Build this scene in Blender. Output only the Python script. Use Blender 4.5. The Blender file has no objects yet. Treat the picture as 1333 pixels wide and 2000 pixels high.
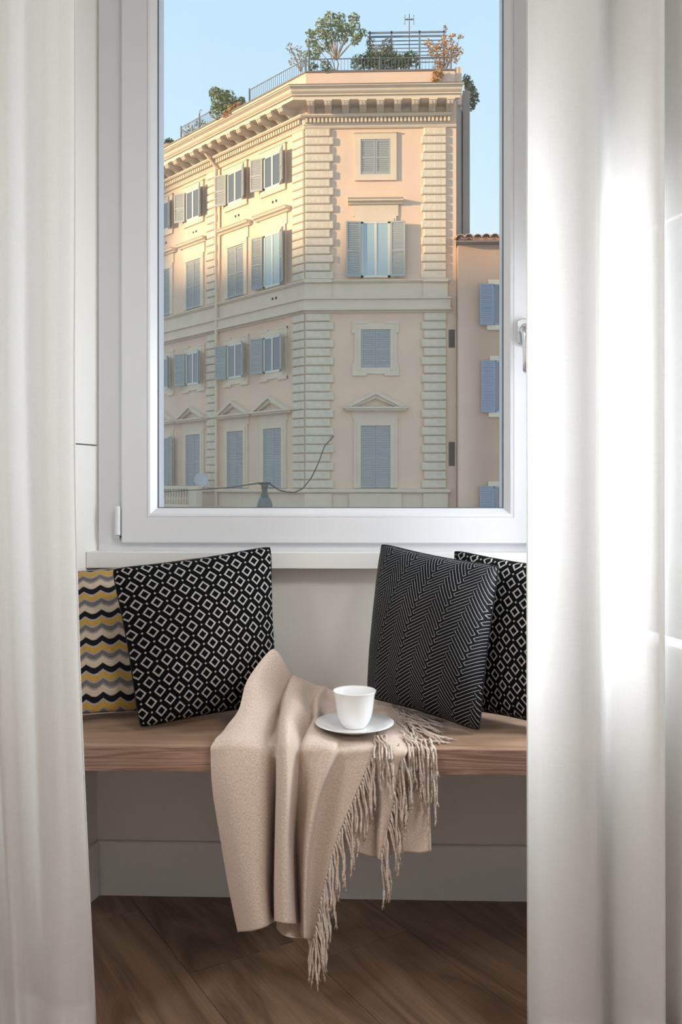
import bpy, bmesh, math, random
from mathutils import Matrix, Vector, noise
random.seed(7)
sc = bpy.context.scene
col = sc.collection
R = math.radians

# ------------------------------------------------------------------ camera, sky, sun, lamps, exposure
F, CX, HY, EYE, YAW = 1700.0, 666.5, 952.0, 0.92, R(1.8)
cam_d = bpy.data.cameras.new('camera'); cam = bpy.data.objects.new('camera', cam_d); col.objects.link(cam)
cam_d.sensor_fit = 'HORIZONTAL'; cam_d.sensor_width = 24.0; cam_d.lens = F / 1333 * 24.0
cam_d.shift_y = -(1000 - HY) / 1333.0
cam_d.clip_start = 0.02; cam_d.clip_end = 500
cam.location = (0, 0, EYE); cam.rotation_euler = (R(90), 0, YAW)
sc.camera = cam

SUN_T = Vector((0.93, 0.35, -0.15)).normalized()      # direction the sunlight travels
world = bpy.data.worlds.new('sky'); sc.world = world; world.use_nodes = True
wn = world.node_tree; wn.nodes.clear()
w_out = wn.nodes.new('ShaderNodeOutputWorld'); w_bg = wn.nodes.new('ShaderNodeBackground')
# clear late-day sky: pale at the horizon, deeper blue overhead, the same all round
w_tc = wn.nodes.new('ShaderNodeTexCoord'); w_sp = wn.nodes.new('ShaderNodeSeparateXYZ'); w_rp = wn.nodes.new('ShaderNodeValToRGB')
wn.links.new(w_tc.outputs['Generated'], w_sp.inputs[0]); wn.links.new(w_sp.outputs['Z'], w_rp.inputs[0])
w_st = [(0.0, (0.74, 0.84, 0.90)), (0.22, (0.66, 0.83, 0.93)), (0.34, (0.57, 0.78, 0.93)), (0.50, (0.50, 0.73, 0.91)), (1.0, (0.36, 0.60, 0.84))]
while len(w_rp.color_ramp.elements) < len(w_st): w_rp.color_ramp.elements.new(0.5)
for e_, (p_, c_) in zip(w_rp.color_ramp.elements, w_st): e_.position = p_; e_.color = (*c_, 1)
wn.links.new(w_rp.outputs[0], w_bg.inputs[0]); wn.links.new(w_bg.outputs[0], w_out.inputs[0])
w_bg.inputs[1].default_value = 1.2

sun_d = bpy.data.lights.new('sun', 'SUN'); sun = bpy.data.objects.new('sun', sun_d); col.objects.link(sun)
sun_d.energy = 7.6; sun_d.color = (1.0, 0.74, 0.43); sun_d.angle = R(1.3)
sun.rotation_euler = (-SUN_T).to_track_quat('Z', 'Y').to_euler()
sun.location = (-60, -20, 40)

FILL_LAMP_POWER = 42.0
SIDE_FILL_POWER = 15.0       # area light added outside the bay's side window, standing in for daylight
sc.view_settings.view_transform = 'Standard'; sc.view_settings.look = 'None'
sc.view_settings.gamma = 1.0; sc.view_settings.use_curve_mapping = False
sc.view_settings.exposure = 0.0
sc.cycles.max_bounces = 10; sc.cycles.transparent_max_bounces = 16
sc.cycles.sample_clamp_indirect = 6.0

# ------------------------------------------------------------------ measuring helpers
_ca, _sa = math.cos(YAW), math.sin(YAW)
def ray(px, py):
    u = (px - CX) / F; v = (HY - py) / F
    return Vector((u * _ca - _sa, _ca + u * _sa, v))
def PY(px, py, Y):
    d = ray(px, py); t = Y / d.y
    return Vector((t * d.x, Y, EYE + t * d.z))
def PZ(px, py, Z):
    d = ray(px, py); t = (Z - EYE) / d.z
    return Vector((t * d.x, t * d.y, Z))

# ------------------------------------------------------------------ materials
MATS = {}
def node_mat(name):
    m = bpy.data.materials.new(name); m.use_nodes = True
    nt = m.node_tree; b = nt.nodes['Principled BSDF']
    MATS[name] = m
    return m, nt, b
def N(nt, kind, **kw):
    n = nt.nodes.new(kind)
    for k, v in kw.items(): setattr(n, k, v)
    return n
def setin(nt, sock, v):
    if isinstance(v, bpy.types.NodeSocket): nt.links.new(v, sock)
    else: sock.default_value = v
def M_(nt, op, a, b=None, c=None):
    n = N(nt, 'ShaderNodeMath', operation=op)
    for i, v in enumerate((a, b, c)):
        if v is not None: setin(nt, n.inputs[i], v)
    return n.outputs[0]
def mixc(nt, fac, a, b):
    n = N(nt, 'ShaderNodeMix', data_type='RGBA')
    setin(nt, n.inputs[0], fac)
    for s, v in ((n.inputs[6], a), (n.inputs[7], b)):
        if isinstance(v, bpy.types.NodeSocket): nt.links.new(v, s)
        else: s.default_value = (*v, 1)
    return n.outputs[2]
def simple(name, c, rough=0.6, metal=0.0, var=0.0, scale=8.0, bump=0.0, bscale=60.0, stretch=None, spec=0.5):
    m, nt, b = node_mat(name)
    b.inputs['Roughness'].default_value = rough; b.inputs['Metallic'].default_value = metal
    b.inputs['Specular IOR Level'].default_value = spec
    b.inputs['Base Color'].default_value = (*c, 1)
    tc = N(nt, 'ShaderNodeTexCoord')
    vec = tc.outputs['Object']
    if stretch:
        mp = N(nt, 'ShaderNodeMapping'); mp.inputs['Scale'].default_value = stretch
        nt.links.new(vec, mp.inputs[0]); vec = mp.outputs[0]
    if var:
        n = N(nt, 'ShaderNodeTexNoise'); n.inputs['Scale'].default_value = scale; n.inputs['Detail'].default_value = 6
        nt.links.new(vec, n.inputs[0])
        lo = tuple(max(0, x * (1 - var)) for x in c); hi = tuple(min(1, x * (1 + var)) for x in c)
        nt.links.new(mixc(nt, n.outputs[0], lo, hi), b.inputs['Base Color'])
    if bump:
        n = N(nt, 'ShaderNodeTexNoise'); n.inputs['Scale'].default_value = bscale; n.inputs['Detail'].default_value = 4
        nt.links.new(vec, n.inputs[0])
        bp = N(nt, 'ShaderNodeBump'); bp.inputs['Strength'].default_value = bump; bp.inputs['Distance'].default_value = 0.02
        nt.links.new(n.outputs[0], bp.inputs['Height']); nt.links.new(bp.outputs[0], b.inputs['Normal'])
    return m

simple('wall_paint', (0.74, 0.72, 0.68), 0.85, var=0.02, scale=3, bump=0.02, bscale=150)
simple('panel_paint', (0.78, 0.775, 0.75), 0.55)
simple('ceiling_paint', (0.85, 0.85, 0.84), 0.9)
simple('skirting_paint', (0.78, 0.78, 0.80), 0.45)
simple('pvc_white', (0.75, 0.765, 0.80), 0.32)
simple('sill_white', (0.80, 0.80, 0.79), 0.4)
simple('gasket', (0.10, 0.12, 0.14), 0.6)
simple('chrome', (0.75, 0.76, 0.78), 0.16, metal=1.0)
simple('porcelain', (0.86, 0.87, 0.88), 0.12)
simple('stucco', (0.70, 0.50, 0.37), 0.9, var=0.10, scale=0.9, bump=0.15, bscale=20)
simple('stone', (0.66, 0.535, 0.41), 0.85, var=0.10, scale=2.2, bump=0.3, bscale=14)
simple('stone_block', (0.63, 0.53, 0.42), 0.9, var=0.16, scale=5, bump=0.8, bscale=9)
simple('ochre_stucco', (0.48, 0.31, 0.215), 0.9, var=0.14, scale=1.2, bump=0.15, bscale=20)
simple('shutter_paint', (0.33, 0.345, 0.34), 0.6, var=0.06, scale=3)
simple('shutter_blue', (0.22, 0.27, 0.36), 0.6, var=0.06, scale=3)
simple('sash_paint', (0.62, 0.58, 0.52), 0.5)
simple('shaded_wall', (0.30, 0.24, 0.21), 0.9, var=0.12, scale=1.0)  # shade of the palazzo's side face, put into a darker brown
simple('dark_opening', (0.03, 0.03, 0.035), 0.8)
simple('iron', (0.10, 0.11, 0.12), 0.5)
simple('pergola_metal', (0.14, 0.17, 0.22), 0.5)
simple('gutter_metal', (0.16, 0.12, 0.10), 0.6)
simple('terracotta', (0.55, 0.27, 0.16), 0.85, var=0.25, scale=6)
simple('tile_clay', (0.46, 0.28, 0.20), 0.9, var=0.35, scale=7)
simple('bark', (0.30, 0.23, 0.18), 0.9, var=0.2, scale=9)
simple('leaf_green', (0.20, 0.24, 0.09), 0.6, var=0.45, scale=5)
simple('leaf_dark', (0.055, 0.10, 0.035), 0.6, var=0.4, scale=5)
simple('leaf_autumn', (0.45, 0.24, 0.09), 0.6, var=0.5, scale=5)
simple('leaf_olive', (0.26, 0.22, 0.10), 0.6, var=0.5, scale=4)
simple('street', (0.22, 0.21, 0.20), 0.9, var=0.1)
simple('cable_black', (0.03, 0.03, 0.03), 0.6)
simple('lamp_metal', (0.09, 0.09, 0.09), 0.35, metal=0.6)
simple('lamp_glass', (0.13, 0.135, 0.13), 0.25, metal=0.4)
simple('dish_grey', (0.50, 0.53, 0.55), 0.6)
simple('added_blind_cloth', (0.66, 0.64, 0.61), 0.9)
simple('fill_lamp_housing', (0.8, 0.8, 0.8), 0.5)

def window_glass(name, base, tint=(1, 1, 1)):
    m, nt, b = node_mat(name)
    nt.nodes.remove(b)
    tr = N(nt, 'ShaderNodeBsdfTransparent'); tr.inputs[0].default_value = (*tint, 1)
    gl = N(nt, 'ShaderNodeBsdfGlossy'); gl.inputs['Roughness'].default_value = 0.0
    lw = N(nt, 'ShaderNodeLayerWeight'); lw.inputs[0].default_value = 0.5
    f = M_(nt, 'POWER', lw.outputs['Facing'], 4.0)
    f = M_(nt, 'MULTIPLY_ADD', f, 0.6, base)
    mx = N(nt, 'ShaderNodeMixShader'); nt.links.new(f, mx.inputs[0])
    nt.links.new(tr.outputs[0], mx.inputs[1]); nt.links.new(gl.outputs[0], mx.inputs[2])
    nt.links.new(mx.outputs[0], nt.nodes['Material Output'].inputs[0])
    return m
window_glass('pane_glass', 0.07)
m, nt, b = node_mat('far_glass')           # dark rooms behind reflecting panes
b.inputs['Base Color'].default_value = (0.10, 0.12, 0.14, 1); b.inputs['Roughness'].default_value = 0.03
b.inputs['Specular IOR Level'].default_value = 1.0
m, nt, b = node_mat('far_glass_pale')
b.inputs['Base Color'].default_value = (0.34, 0.44, 0.46, 1); b.inputs['Roughness'].default_value = 0.04  # paler blue-green pane colour
b.inputs['Specular IOR Level'].default_value = 1.0

def fill_lamp_diffuser():
    m, nt, b = node_mat('fill_lamp_diffuser')
    b.inputs['Base Color'].default_value = (0.9, 0.9, 0.88, 1)
    b.inputs['Emission Color'].default_value = (1, 0.95, 0.88, 1); b.inputs['Emission Strength'].default_value = 2.0
fill_lamp_diffuser()

def sheer(name):
    m, nt, b = node_mat(name); nt.nodes.remove(b)
    tc = N(nt, 'ShaderNodeTexCoord')
    wv = []
    for sc_ in ((900, 900, 60), (60, 60, 900)):
        mp = N(nt, 'ShaderNodeMapping'); mp.inputs['Scale'].default_value = sc_
        nt.links.new(tc.outputs['Object'], mp.inputs[0])
        n = N(nt, 'ShaderNodeTexNoise'); n.inputs['Scale'].default_value = 1.0; n.inputs['Detail'].default_value = 2
        nt.links.new(mp.outputs[0], n.inputs[0]); wv.append(n.outputs[0])
    w = M_(nt, 'ADD', wv[0], wv[1])
    c = mixc(nt, M_(nt, 'MULTIPLY', w, 0.5), (0.80, 0.79, 0.77), (0.93, 0.93, 0.92))
    bp = N(nt, 'ShaderNodeBump'); bp.inputs['Strength'].default_value = 0.12; bp.inputs['Distance'].default_value = 0.002
    nt.links.new(w, bp.inputs['Height'])
    df = N(nt, 'ShaderNodeBsdfDiffuse'); tl = N(nt, 'ShaderNodeBsdfTranslucent'); tr = N(nt, 'ShaderNodeBsdfTransparent')
    for s in (df, tl):
        nt.links.new(c, s.inputs[0]); nt.links.new(bp.outputs[0], s.inputs['Normal'])
    m1 = N(nt, 'ShaderNodeMixShader'); m1.inputs[0].default_value = 0.50
    nt.links.new(df.outputs[0], m1.inputs[1]); nt.links.new(tl.outputs[0], m1.inputs[2])
    m2 = N(nt, 'ShaderNodeMixShader'); m2.inputs[0].default_value = 0.05
    nt.links.new(m1.outputs[0], m2.inputs[1]); nt.links.new(tr.outputs[0], m2.inputs[2])
    nt.links.new(m2.outputs[0], nt.nodes['Material Output'].inputs[0])
sheer('sheer_fabric')

def wood(name, dark, light, scale, ring=1.0, rough=0.45, knots=False, axis=0):
    """grain runs along the object's X axis"""
    m, nt, b = node_mat(name)
    tc = N(nt, 'ShaderNodeTexCoord'); oi = N(nt, 'ShaderNodeObjectInfo')
    mp = N(nt, 'ShaderNodeMapping'); mp.inputs['Scale'].default_value = scale
    off = N(nt, 'ShaderNodeCombineXYZ')
    for i in range(3): nt.links.new(M_(nt, 'MULTIPLY', oi.outputs['Random'], 37.0 + 11 * i), off.inputs[i])
    nt.links.new(off.outputs[0], mp.inputs['Location'])
    nt.links.new(tc.outputs['Object'], mp.inputs[0])
    n1 = N(nt, 'ShaderNodeTexNoise'); n1.inputs['Scale'].default_value = 1.0; n1.inputs['Detail'].default_value = 5; n1.inputs['Distortion'].default_value = 0.8
    nt.links.new(mp.outputs[0], n1.inputs[0])
    rings = M_(nt, 'FRACT', M_(nt, 'MULTIPLY', n1.outputs[0], 9.0 * ring))
    rings = M_(nt, 'ABSOLUTE', M_(nt, 'SUBTRACT', rings, 0.5))
    mp2 = N(nt, 'ShaderNodeMapping'); mp2.inputs['Scale'].default_value = tuple(s * k for s, k in zip(scale, (4, 28, 28)))
    nt.links.new(tc.outputs['Object'], mp2.inputs[0])
    n2 = N(nt, 'ShaderNodeTexNoise'); n2.inputs['Scale'].default_value = 1.0; n2.inputs['Detail'].default_value = 3
    nt.links.new(mp2.outputs[0], n2.inputs[0])
    f = M_(nt, 'MULTIPLY_ADD', rings, 0.9, M_(nt, 'MULTIPLY', n2.outputs[0], 0.62))
    f = M_(nt, 'ADD', f, M_(nt, 'MULTIPLY_ADD', oi.outputs['Random'], 0.16, -0.14))
    rmp = N(nt, 'ShaderNodeMapRange'); rmp.inputs[1].default_value = 0.15; rmp.inputs[2].default_value = 0.85
    nt.links.new(f, rmp.inputs[0])
    c = mixc(nt, rmp.outputs[0], dark, light)
    if knots:
        vo = N(nt, 'ShaderNodeTexVoronoi'); vo.inputs['Scale'].default_value = 2.3
        nt.links.new(tc.outputs['Object'], vo.inputs[0])
        k = N(nt, 'ShaderNodeMapRange'); k.inputs[1].default_value = 0.02; k.inputs[2].default_value = 0.07
        k.inputs[3].default_value = 1.0; k.inputs[4].default_value = 0.0
        nt.links.new(vo.outputs['Distance'], k.inputs[0])
        c = mixc(nt, k.outputs[0], c, tuple(x * 0.35 for x in dark))
    nt.links.new(c, b.inputs['Base Color']); b.inputs['Roughness'].default_value = rough
    bp = N(nt, 'ShaderNodeBump'); bp.inputs['Strength'].default_value = 0.12; bp.inputs['Distance'].default_value = 0.002
    nt.links.new(n2.outputs[0], bp.inputs['Height']); nt.links.new(bp.outputs[0], b.inputs['Normal'])
wood('bench_oak', (0.27, 0.165, 0.105), (0.46, 0.31, 0.215), (1.2, 9, 9), 0.6, 0.42)
wood('bench_edge_oak', (0.16, 0.085, 0.06), (0.44, 0.28, 0.21), (1.6, 34, 34), 1.0, 0.5)
wood('floor_oak', (0.11, 0.065, 0.04), (0.25, 0.163, 0.105), (1.0, 6, 6), 0.8, 0.42, knots=True)

def weave_bump(nt, b, scale=900.0, s=0.35):
    uv = N(nt, 'ShaderNodeUVMap')
    sep = N(nt, 'ShaderNodeSeparateXYZ'); nt.links.new(uv.outputs[0], sep.inputs[0])
    a = M_(nt, 'SINE', M_(nt, 'MULTIPLY', sep.outputs[0], scale * 2)); c = M_(nt, 'SINE', M_(nt, 'MULTIPLY', sep.outputs[1], scale * 2))
    h = M_(nt, 'MULTIPLY', a, c)
    bp = N(nt, 'ShaderNodeBump'); bp.inputs['Strength'].default_value = s; bp.inputs['Distance'].default_value = 0.0015
    nt.links.new(h, bp.inputs['Height']); nt.links.new(bp.outputs[0], b.inputs['Normal'])
    return h
def rot_uv(nt, ang, scale):
    uv = N(nt, 'ShaderNodeUVMap')
    mp = N(nt, 'ShaderNodeMapping'); mp.inputs['Rotation'].default_value = (0, 0, ang); mp.inputs['Scale'].default_value = (scale, scale, scale)
    # rotate first, then scale uniformly: the order does not matter
    nt.links.new(uv.outputs[0], mp.inputs[0])
    nz = N(nt, 'ShaderNodeTexNoise'); nz.inputs['Scale'].default_value = 260.0; nt.links.new(uv.outputs[0], nz.inputs[0])
    return mp.outputs[0], nz.outputs[0]
def mat_diamond():
    m, nt, b = node_mat('diamond_fabric')
    v, nz = rot_uv(nt, R(45), 1 / 0.0325)
    fr = N(nt, 'ShaderNodeVectorMath', operation='FRACTION'); nt.links.new(v, fr.inputs[0])
    sb = N(nt, 'ShaderNodeVectorMath', operation='SUBTRACT'); nt.links.new(fr.outputs[0], sb.inputs[0]); sb.inputs[1].default_value = (0.5, 0.5, 0.5)
    ab = N(nt, 'ShaderNodeVectorMath', operation='ABSOLUTE'); nt.links.new(sb.outputs[0], ab.inputs[0])
    sp = N(nt, 'ShaderNodeSeparateXYZ'); nt.links.new(ab.outputs[0], sp.inputs[0])
    jit = M_(nt, 'MULTIPLY_ADD', nz, 0.05, -0.025)
    mxm = M_(nt, 'ADD', M_(nt, 'MAXIMUM', sp.outputs[0], sp.outputs[1]), jit)
    mnm = M_(nt, 'ADD', M_(nt, 'MINIMUM', sp.outputs[0], sp.outputs[1]), jit)
    ring = M_(nt, 'MULTIPLY', M_(nt, 'GREATER_THAN', mxm, 0.205), M_(nt, 'LESS_THAN', mxm, 0.315))
    dot = M_(nt, 'GREATER_THAN', mnm, 0.435)
    pat = M_(nt, 'MAXIMUM', ring, dot)
    lt = mixc(nt, nz, (0.30, 0.29, 0.275), (0.60, 0.59, 0.57)); dk = mixc(nt, nz, (0.003, 0.003, 0.0035), (0.010, 0.010, 0.011))
    nt.links.new(mixc(nt, pat, dk, lt), b.inputs['Base Color'])
    b.inputs['Roughness'].default_value = 0.95; b.inputs['Specular IOR Level'].default_value = 0.05
    weave_bump(nt, b, 1400)
mat_diamond()
def mat_maze():
    m, nt, b = node_mat('maze_fabric')
    v, nz = rot_uv(nt, R(-32), 1 / 0.0140)
    sp = N(nt, 'ShaderNodeSeparateXYZ'); nt.links.new(v, sp.inputs[0])
    u, w = sp.outputs[0], sp.outputs[1]
    k = M_(nt, 'FLOORED_MODULO', M_(nt, 'SUBTRACT', M_(nt, 'FLOOR', u), M_(nt, 'FLOOR', w)), 8.0)
    hor = M_(nt, 'LESS_THAN', k, 3.5)
    t = M_(nt, 'ADD', M_(nt, 'MULTIPLY', hor, w), M_(nt, 'MULTIPLY', M_(nt, 'SUBTRACT', 1.0, hor), u))
    ln = M_(nt, 'ABSOLUTE', M_(nt, 'SUBTRACT', M_(nt, 'FRACT', M_(nt, 'MULTIPLY', t, 2.0)), 0.5))
    ln = M_(nt, 'ADD', ln, M_(nt, 'MULTIPLY_ADD', nz, 0.12, -0.06))
    inv = M_(nt, 'SUBTRACT', 1.0, hor)
    along = M_(nt, 'FRACT', M_(nt, 'ADD', M_(nt, 'MULTIPLY', hor, u), M_(nt, 'MULTIPLY', inv, w)))
    first = M_(nt, 'ADD', M_(nt, 'MULTIPLY', hor, M_(nt, 'LESS_THAN', k, 0.5)), M_(nt, 'MULTIPLY', inv, M_(nt, 'GREATER_THAN', k, 6.5)))
    cap = M_(nt, 'MULTIPLY', first, M_(nt, 'LESS_THAN', M_(nt, 'ABSOLUTE', M_(nt, 'SUBTRACT', along, 0.25)), 0.05))
    side = M_(nt, 'FRACT', t)
    cap = M_(nt, 'MULTIPLY', cap, M_(nt, 'LESS_THAN', M_(nt, 'ABSOLUTE', M_(nt, 'SUBTRACT', side, 0.5)), 0.27))
    keep = M_(nt, 'SUBTRACT', 1.0, M_(nt, 'MULTIPLY', first, M_(nt, 'LESS_THAN', along, 0.20)))
    pat = M_(nt, 'MAXIMUM', M_(nt, 'MULTIPLY', M_(nt, 'LESS_THAN', ln, 0.095), keep), cap)
    lt = mixc(nt, nz, (0.10, 0.10, 0.105), (0.48, 0.48, 0.49)); dk = (0.0045, 0.0045, 0.006)
    nt.links.new(mixc(nt, pat, dk, lt), b.inputs['Base Color'])
    b.inputs['Roughness'].default_value = 0.6; b.inputs['Specular IOR Level'].default_value = 0.12
    bp = N(nt, 'ShaderNodeBump'); bp.inputs['Strength'].default_value = 0.6; bp.inputs['Distance'].default_value = 0.0015
    nt.links.new(ln, bp.inputs['Height']); nt.links.new(bp.outputs[0], b.inputs['Normal'])
mat_maze()
def mat_zigzag():
    m, nt, b = node_mat('zigzag_fabric')
    uv = N(nt, 'ShaderNodeUVMap'); sp = N(nt, 'ShaderNodeSeparateXYZ'); nt.links.new(uv.outputs[0], sp.inputs[0])
    nz = N(nt, 'ShaderNodeTexNoise'); nz.inputs['Scale'].default_value = 300.0; nt.links.new(uv.outputs[0], nz.inputs[0])
    mpn = N(nt, 'ShaderNodeMapping'); mpn.inputs['Scale'].default_value = (90, 700, 1); nt.links.new(uv.outputs[0], mpn.inputs[0])
    st = N(nt, 'ShaderNodeTexNoise'); st.inputs['Scale'].default_value = 1.0; nt.links.new(mpn.outputs[0], st.inputs[0])
    tri = M_(nt, 'PINGPONG', sp.outputs[0], 0.0225)                       # 0..0.0225
    tri1 = M_(nt, 'SMOOTH_MIN', M_(nt, 'MULTIPLY', tri, 0.62), 0.0105, 0.006)
    y = M_(nt, 'ADD', sp.outputs[1], tri1)
    t = M_(nt, 'FRACT', M_(nt, 'DIVIDE', y, 0.0665))
    t = M_(nt, 'ADD', t, M_(nt, 'MULTIPLY_ADD', nz.outputs[0], 0.03, -0.015))
    rp = N(nt, 'ShaderNodeValToRGB'); rp.color_ramp.interpolation = 'CONSTANT'
    stops = [(0.0, (0.56, 0.47, 0.35)), (0.20, (0.30, 0.27, 0.26)), (0.27, (0.15, 0.14, 0.14)), (0.43, (0.34, 0.31, 0.29)),
             (0.50, (0.50, 0.30, 0.065)), (0.68, (0.37, 0.33, 0.31)), (0.76, (0.012, 0.013, 0.018)), (0.965, (0.40, 0.36, 0.33))]
    els = rp.color_ramp.elements
    while len(els) < len(stops): els.new(0.5)
    for e, (p, c) in zip(els, stops): e.position = p; e.color = (*c, 1)
    nt.links.new(t, rp.inputs[0])
    hs = N(nt, 'ShaderNodeHueSaturation'); nt.links.new(rp.outputs[0], hs.inputs['Color'])
    nt.links.new(M_(nt, 'MULTIPLY_ADD', st.outputs[0], 0.9, 0.6), hs.inputs['Value'])
    nt.links.new(hs.outputs[0], b.inputs['Base Color'])
    b.inputs['Roughness'].default_value = 0.95; b.inputs['Specular IOR Level'].default_value = 0.1
    weave_bump(nt, b, 1200)
mat_zigzag()
def mat_throw():
    m, nt, b = node_mat('throw_wool')
    uv = N(nt, 'ShaderNodeUVMap')
    fs = []
    for sc_ in ((230, 1200, 1), (1200, 230, 1)):
        mp = N(nt, 'ShaderNodeMapping'); mp.inputs['Scale'].default_value = sc_; nt.links.new(uv.outputs[0], mp.inputs[0])
        n = N(nt, 'ShaderNodeTexNoise'); n.inputs['Scale'].default_value = 1.0; n.inputs['Detail'].default_value = 3; nt.links.new(mp.outputs[0], n.inputs[0]); fs.append(n.outputs[0])
    f = M_(nt, 'MULTIPLY', M_(nt, 'ADD', fs[0], fs[1]), 0.5)
    mr = N(nt, 'ShaderNodeMapRange'); mr.inputs[1].default_value = 0.36; mr.inputs[2].default_value = 0.62; nt.links.new(f, mr.inputs[0])
    nt.links.new(mixc(nt, mr.outputs[0], (0.44, 0.335, 0.27), (0.76, 0.645, 0.56)), b.inputs['Base Color'])
    b.inputs['Roughness'].default_value = 0.95; b.inputs['Specular IOR Level'].default_value = 0.1
    b.inputs['Sheen Weight'].default_value = 0.15
    bp = N(nt, 'ShaderNodeBump'); bp.inputs['Strength'].default_value = 0.35; bp.inputs['Distance'].default_value = 0.001
    nt.links.new(f, bp.inputs['Height']); nt.links.new(bp.outputs[0], b.inputs['Normal'])
mat_throw()
simple('fringe_wool', (0.72, 0.62, 0.54), 0.95, var=0.18, scale=60, bump=0.5, bscale=400, spec=0.1)

# ------------------------------------------------------------------ object helpers
WM = {}
def place(o, parent, mw):
    WM[o] = mw
    if parent is not None:
        o.parent = parent
        o.matrix_basis = WM[parent].inverted() @ mw
    else:
        o.matrix_basis = mw
def tag(o, label=None, cat=None, group=None, kind=None):
    if label: o['label'] = label
    if cat: o['category'] = cat
    if group: o['group'] = group
    if kind: o['kind'] = kind
    return o
def thing(name, loc, label=None, cat=None, group=None, kind=None):
    o = bpy.data.objects.new(name, None); o.empty_display_size = 0.1; col.objects.link(o)
    place(o, None, Matrix.Translation(Vector(loc)))
    return tag(o, label, cat, group, kind)
def inst(name, mesh, parent=None, mw=None):
    o = bpy.data.objects.new(name, mesh); col.objects.link(o)
    place(o, parent, mw if mw is not None else Matrix.Identity(4))
    return o

class MB:
    def __init__(self): self.v = []; self.f = []
    def add(self, vs, fs):
        n = len(self.v); self.v += [tuple(x) for x in vs]; self.f += [tuple(i + n for i in f) for f in fs]; return self
    def box(self, a0, a1, b0, b1, c0, c1):
        vs = [(x, y, z) for x in (a0, a1) for y in (b0, b1) for z in (c0, c1)]
        return self.add(vs, [(0, 1, 3, 2), (4, 6, 7, 5), (0, 4, 5, 1), (2, 3, 7, 6), (0, 2, 6, 4), (1, 5, 7, 3)])
    def frustum(self, a0, a1, b0, b1, c0, c1, e):
        """box whose face at b1 is inset by e"""
        vs = [(a0, b0, c0), (a1, b0, c0), (a1, b0, c1), (a0, b0, c1),
              (a0, b1 - e, c0), (a1, b1 - e, c0), (a1, b1 - e, c1), (a0, b1 - e, c1),
              (a0 + e, b1, c0 + e), (a1 - e, b1, c0 + e), (a1 - e, b1, c1 - e), (a0 + e, b1, c1 - e)]
        fs = [(0, 1, 2, 3), (8, 9, 10, 11)]
        for k in (0, 4):
            for i in range(4): fs.append((k + i, k + (i + 1) % 4, k + 4 + (i + 1) % 4, k + 4 + i))
        return self.add(vs, fs)
    def prism(self, poly, axis, a, b):
        """polygon (2D) extruded along axis 'x','y','z' from a to b"""
        def p3(p, t): return {'x': (t, p[0], p[1]), 'y': (p[0], t, p[1]), 'z': (p[0], p[1], t)}[axis]
        n = len(poly)
        vs = [p3(p, a) for p in poly] + [p3(p, b) for p in poly]
        return self.add(vs, [tuple(range(n)), tuple(range(n, 2 * n))] + [(i, (i + 1) % n, n + (i + 1) % n, n + i) for i in range(n)])
    def tube(self, pts, r, n=6, cap=True):
        pts = [Vector(p) for p in pts]; rs = r if isinstance(r, (list, tuple)) else [r] * len(pts)
        vs, fs = [], []
        up = Vector((0.31, 0.2, 0.93)).normalized()
        for i, p in enumerate(pts):
            t = (pts[min(i + 1, len(pts) - 1)] - pts[max(i - 1, 0)]).normalized()
            x = t.cross(up)
            if x.length < 1e-4: x = t.orthogonal()
            x.normalize(); y = t.cross(x)
            for k in range(n):
                a = 2 * math.pi * k / n
                vs.append(p + (x * math.cos(a) + y * math.sin(a)) * rs[i])
        for i in range(len(pts) - 1):
            for k in range(n):
                fs.append((i * n + k, i * n + (k + 1) % n, (i + 1) * n + (k + 1) % n, (i + 1) * n + k))
        if cap: fs += [tuple(range(n)), tuple(range((len(pts) - 1) * n, len(pts) * n))]
        return self.add(vs, fs)
    def lathe(self, prof, n=32, c=(0, 0, 0)):
        vs, fs = [], []
        for r, z in prof:
            for k in range(n):
                a = 2 * math.pi * k / n
                vs.append((c[0] + r * math.cos(a), c[1] + r * math.sin(a), c[2] + z))
        for i in range(len(prof) - 1):
            for k in range(n):
                fs.append((i * n + k, i * n + (k + 1) % n, (i + 1) * n + (k + 1) % n, (i + 1) * n + k))
        if prof[0][0] > 1e-6: fs.append(tuple(range(n)))
        if prof[-1][0] > 1e-6: fs.append(tuple(range((len(prof) - 1) * n, len(prof) * n)))
        return self.add(vs, fs)
    def sweep(self, path, offs, prof, closed=True):
        """path: 2D plan points; offs: outward 2D vector per point; prof: (d, z) polygon"""
        n = len(prof); vs, fs = [], []
        for p, o in zip(path, offs):
            for d, z in prof: vs.append((p[0] + o[0] * d, p[1] + o[1] * d, z))
        for i in range(len(path) - 1):
            for k in range(n if closed else n - 1):
                fs.append((i * n + k, i * n + (k + 1) % n, (i + 1) * n + (k + 1) % n, (i + 1) * n + k))
        if closed: fs += [tuple(range(n)), tuple(range((len(path) - 1) * n, len(path) * n))]
        return self.add(vs, fs)
    def mesh(self, name, mat, smooth=False, bevel=0.0, recalc=True, seg=2):
        me = bpy.data.meshes.new(name)
        bm = bmesh.new()
        vs = [bm.verts.new(v) for v in self.v]
        for f in self.f:
            try: bm.faces.new([vs[i] for i in f])
            except ValueError: pass
        if smooth: bmesh.ops.remove_doubles(bm, verts=bm.verts, dist=1e-6)
        if recalc: bmesh.ops.recalc_face_normals(bm, faces=bm.faces)
        if bevel: bmesh.ops.bevel(bm, geom=list(bm.edges), offset=bevel, segments=seg, affect='EDGES', profile=0.5, clamp_overlap=True)
        bm.to_mesh(me); bm.free()
        for p in me.polygons: p.use_smooth = smooth
        me.materials.append(MATS[mat])
        return me
    def build(self, name, mat, parent=None, mw=None, **kw):
        return inst(name, self.mesh(name, mat, **kw), parent, mw)

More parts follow.
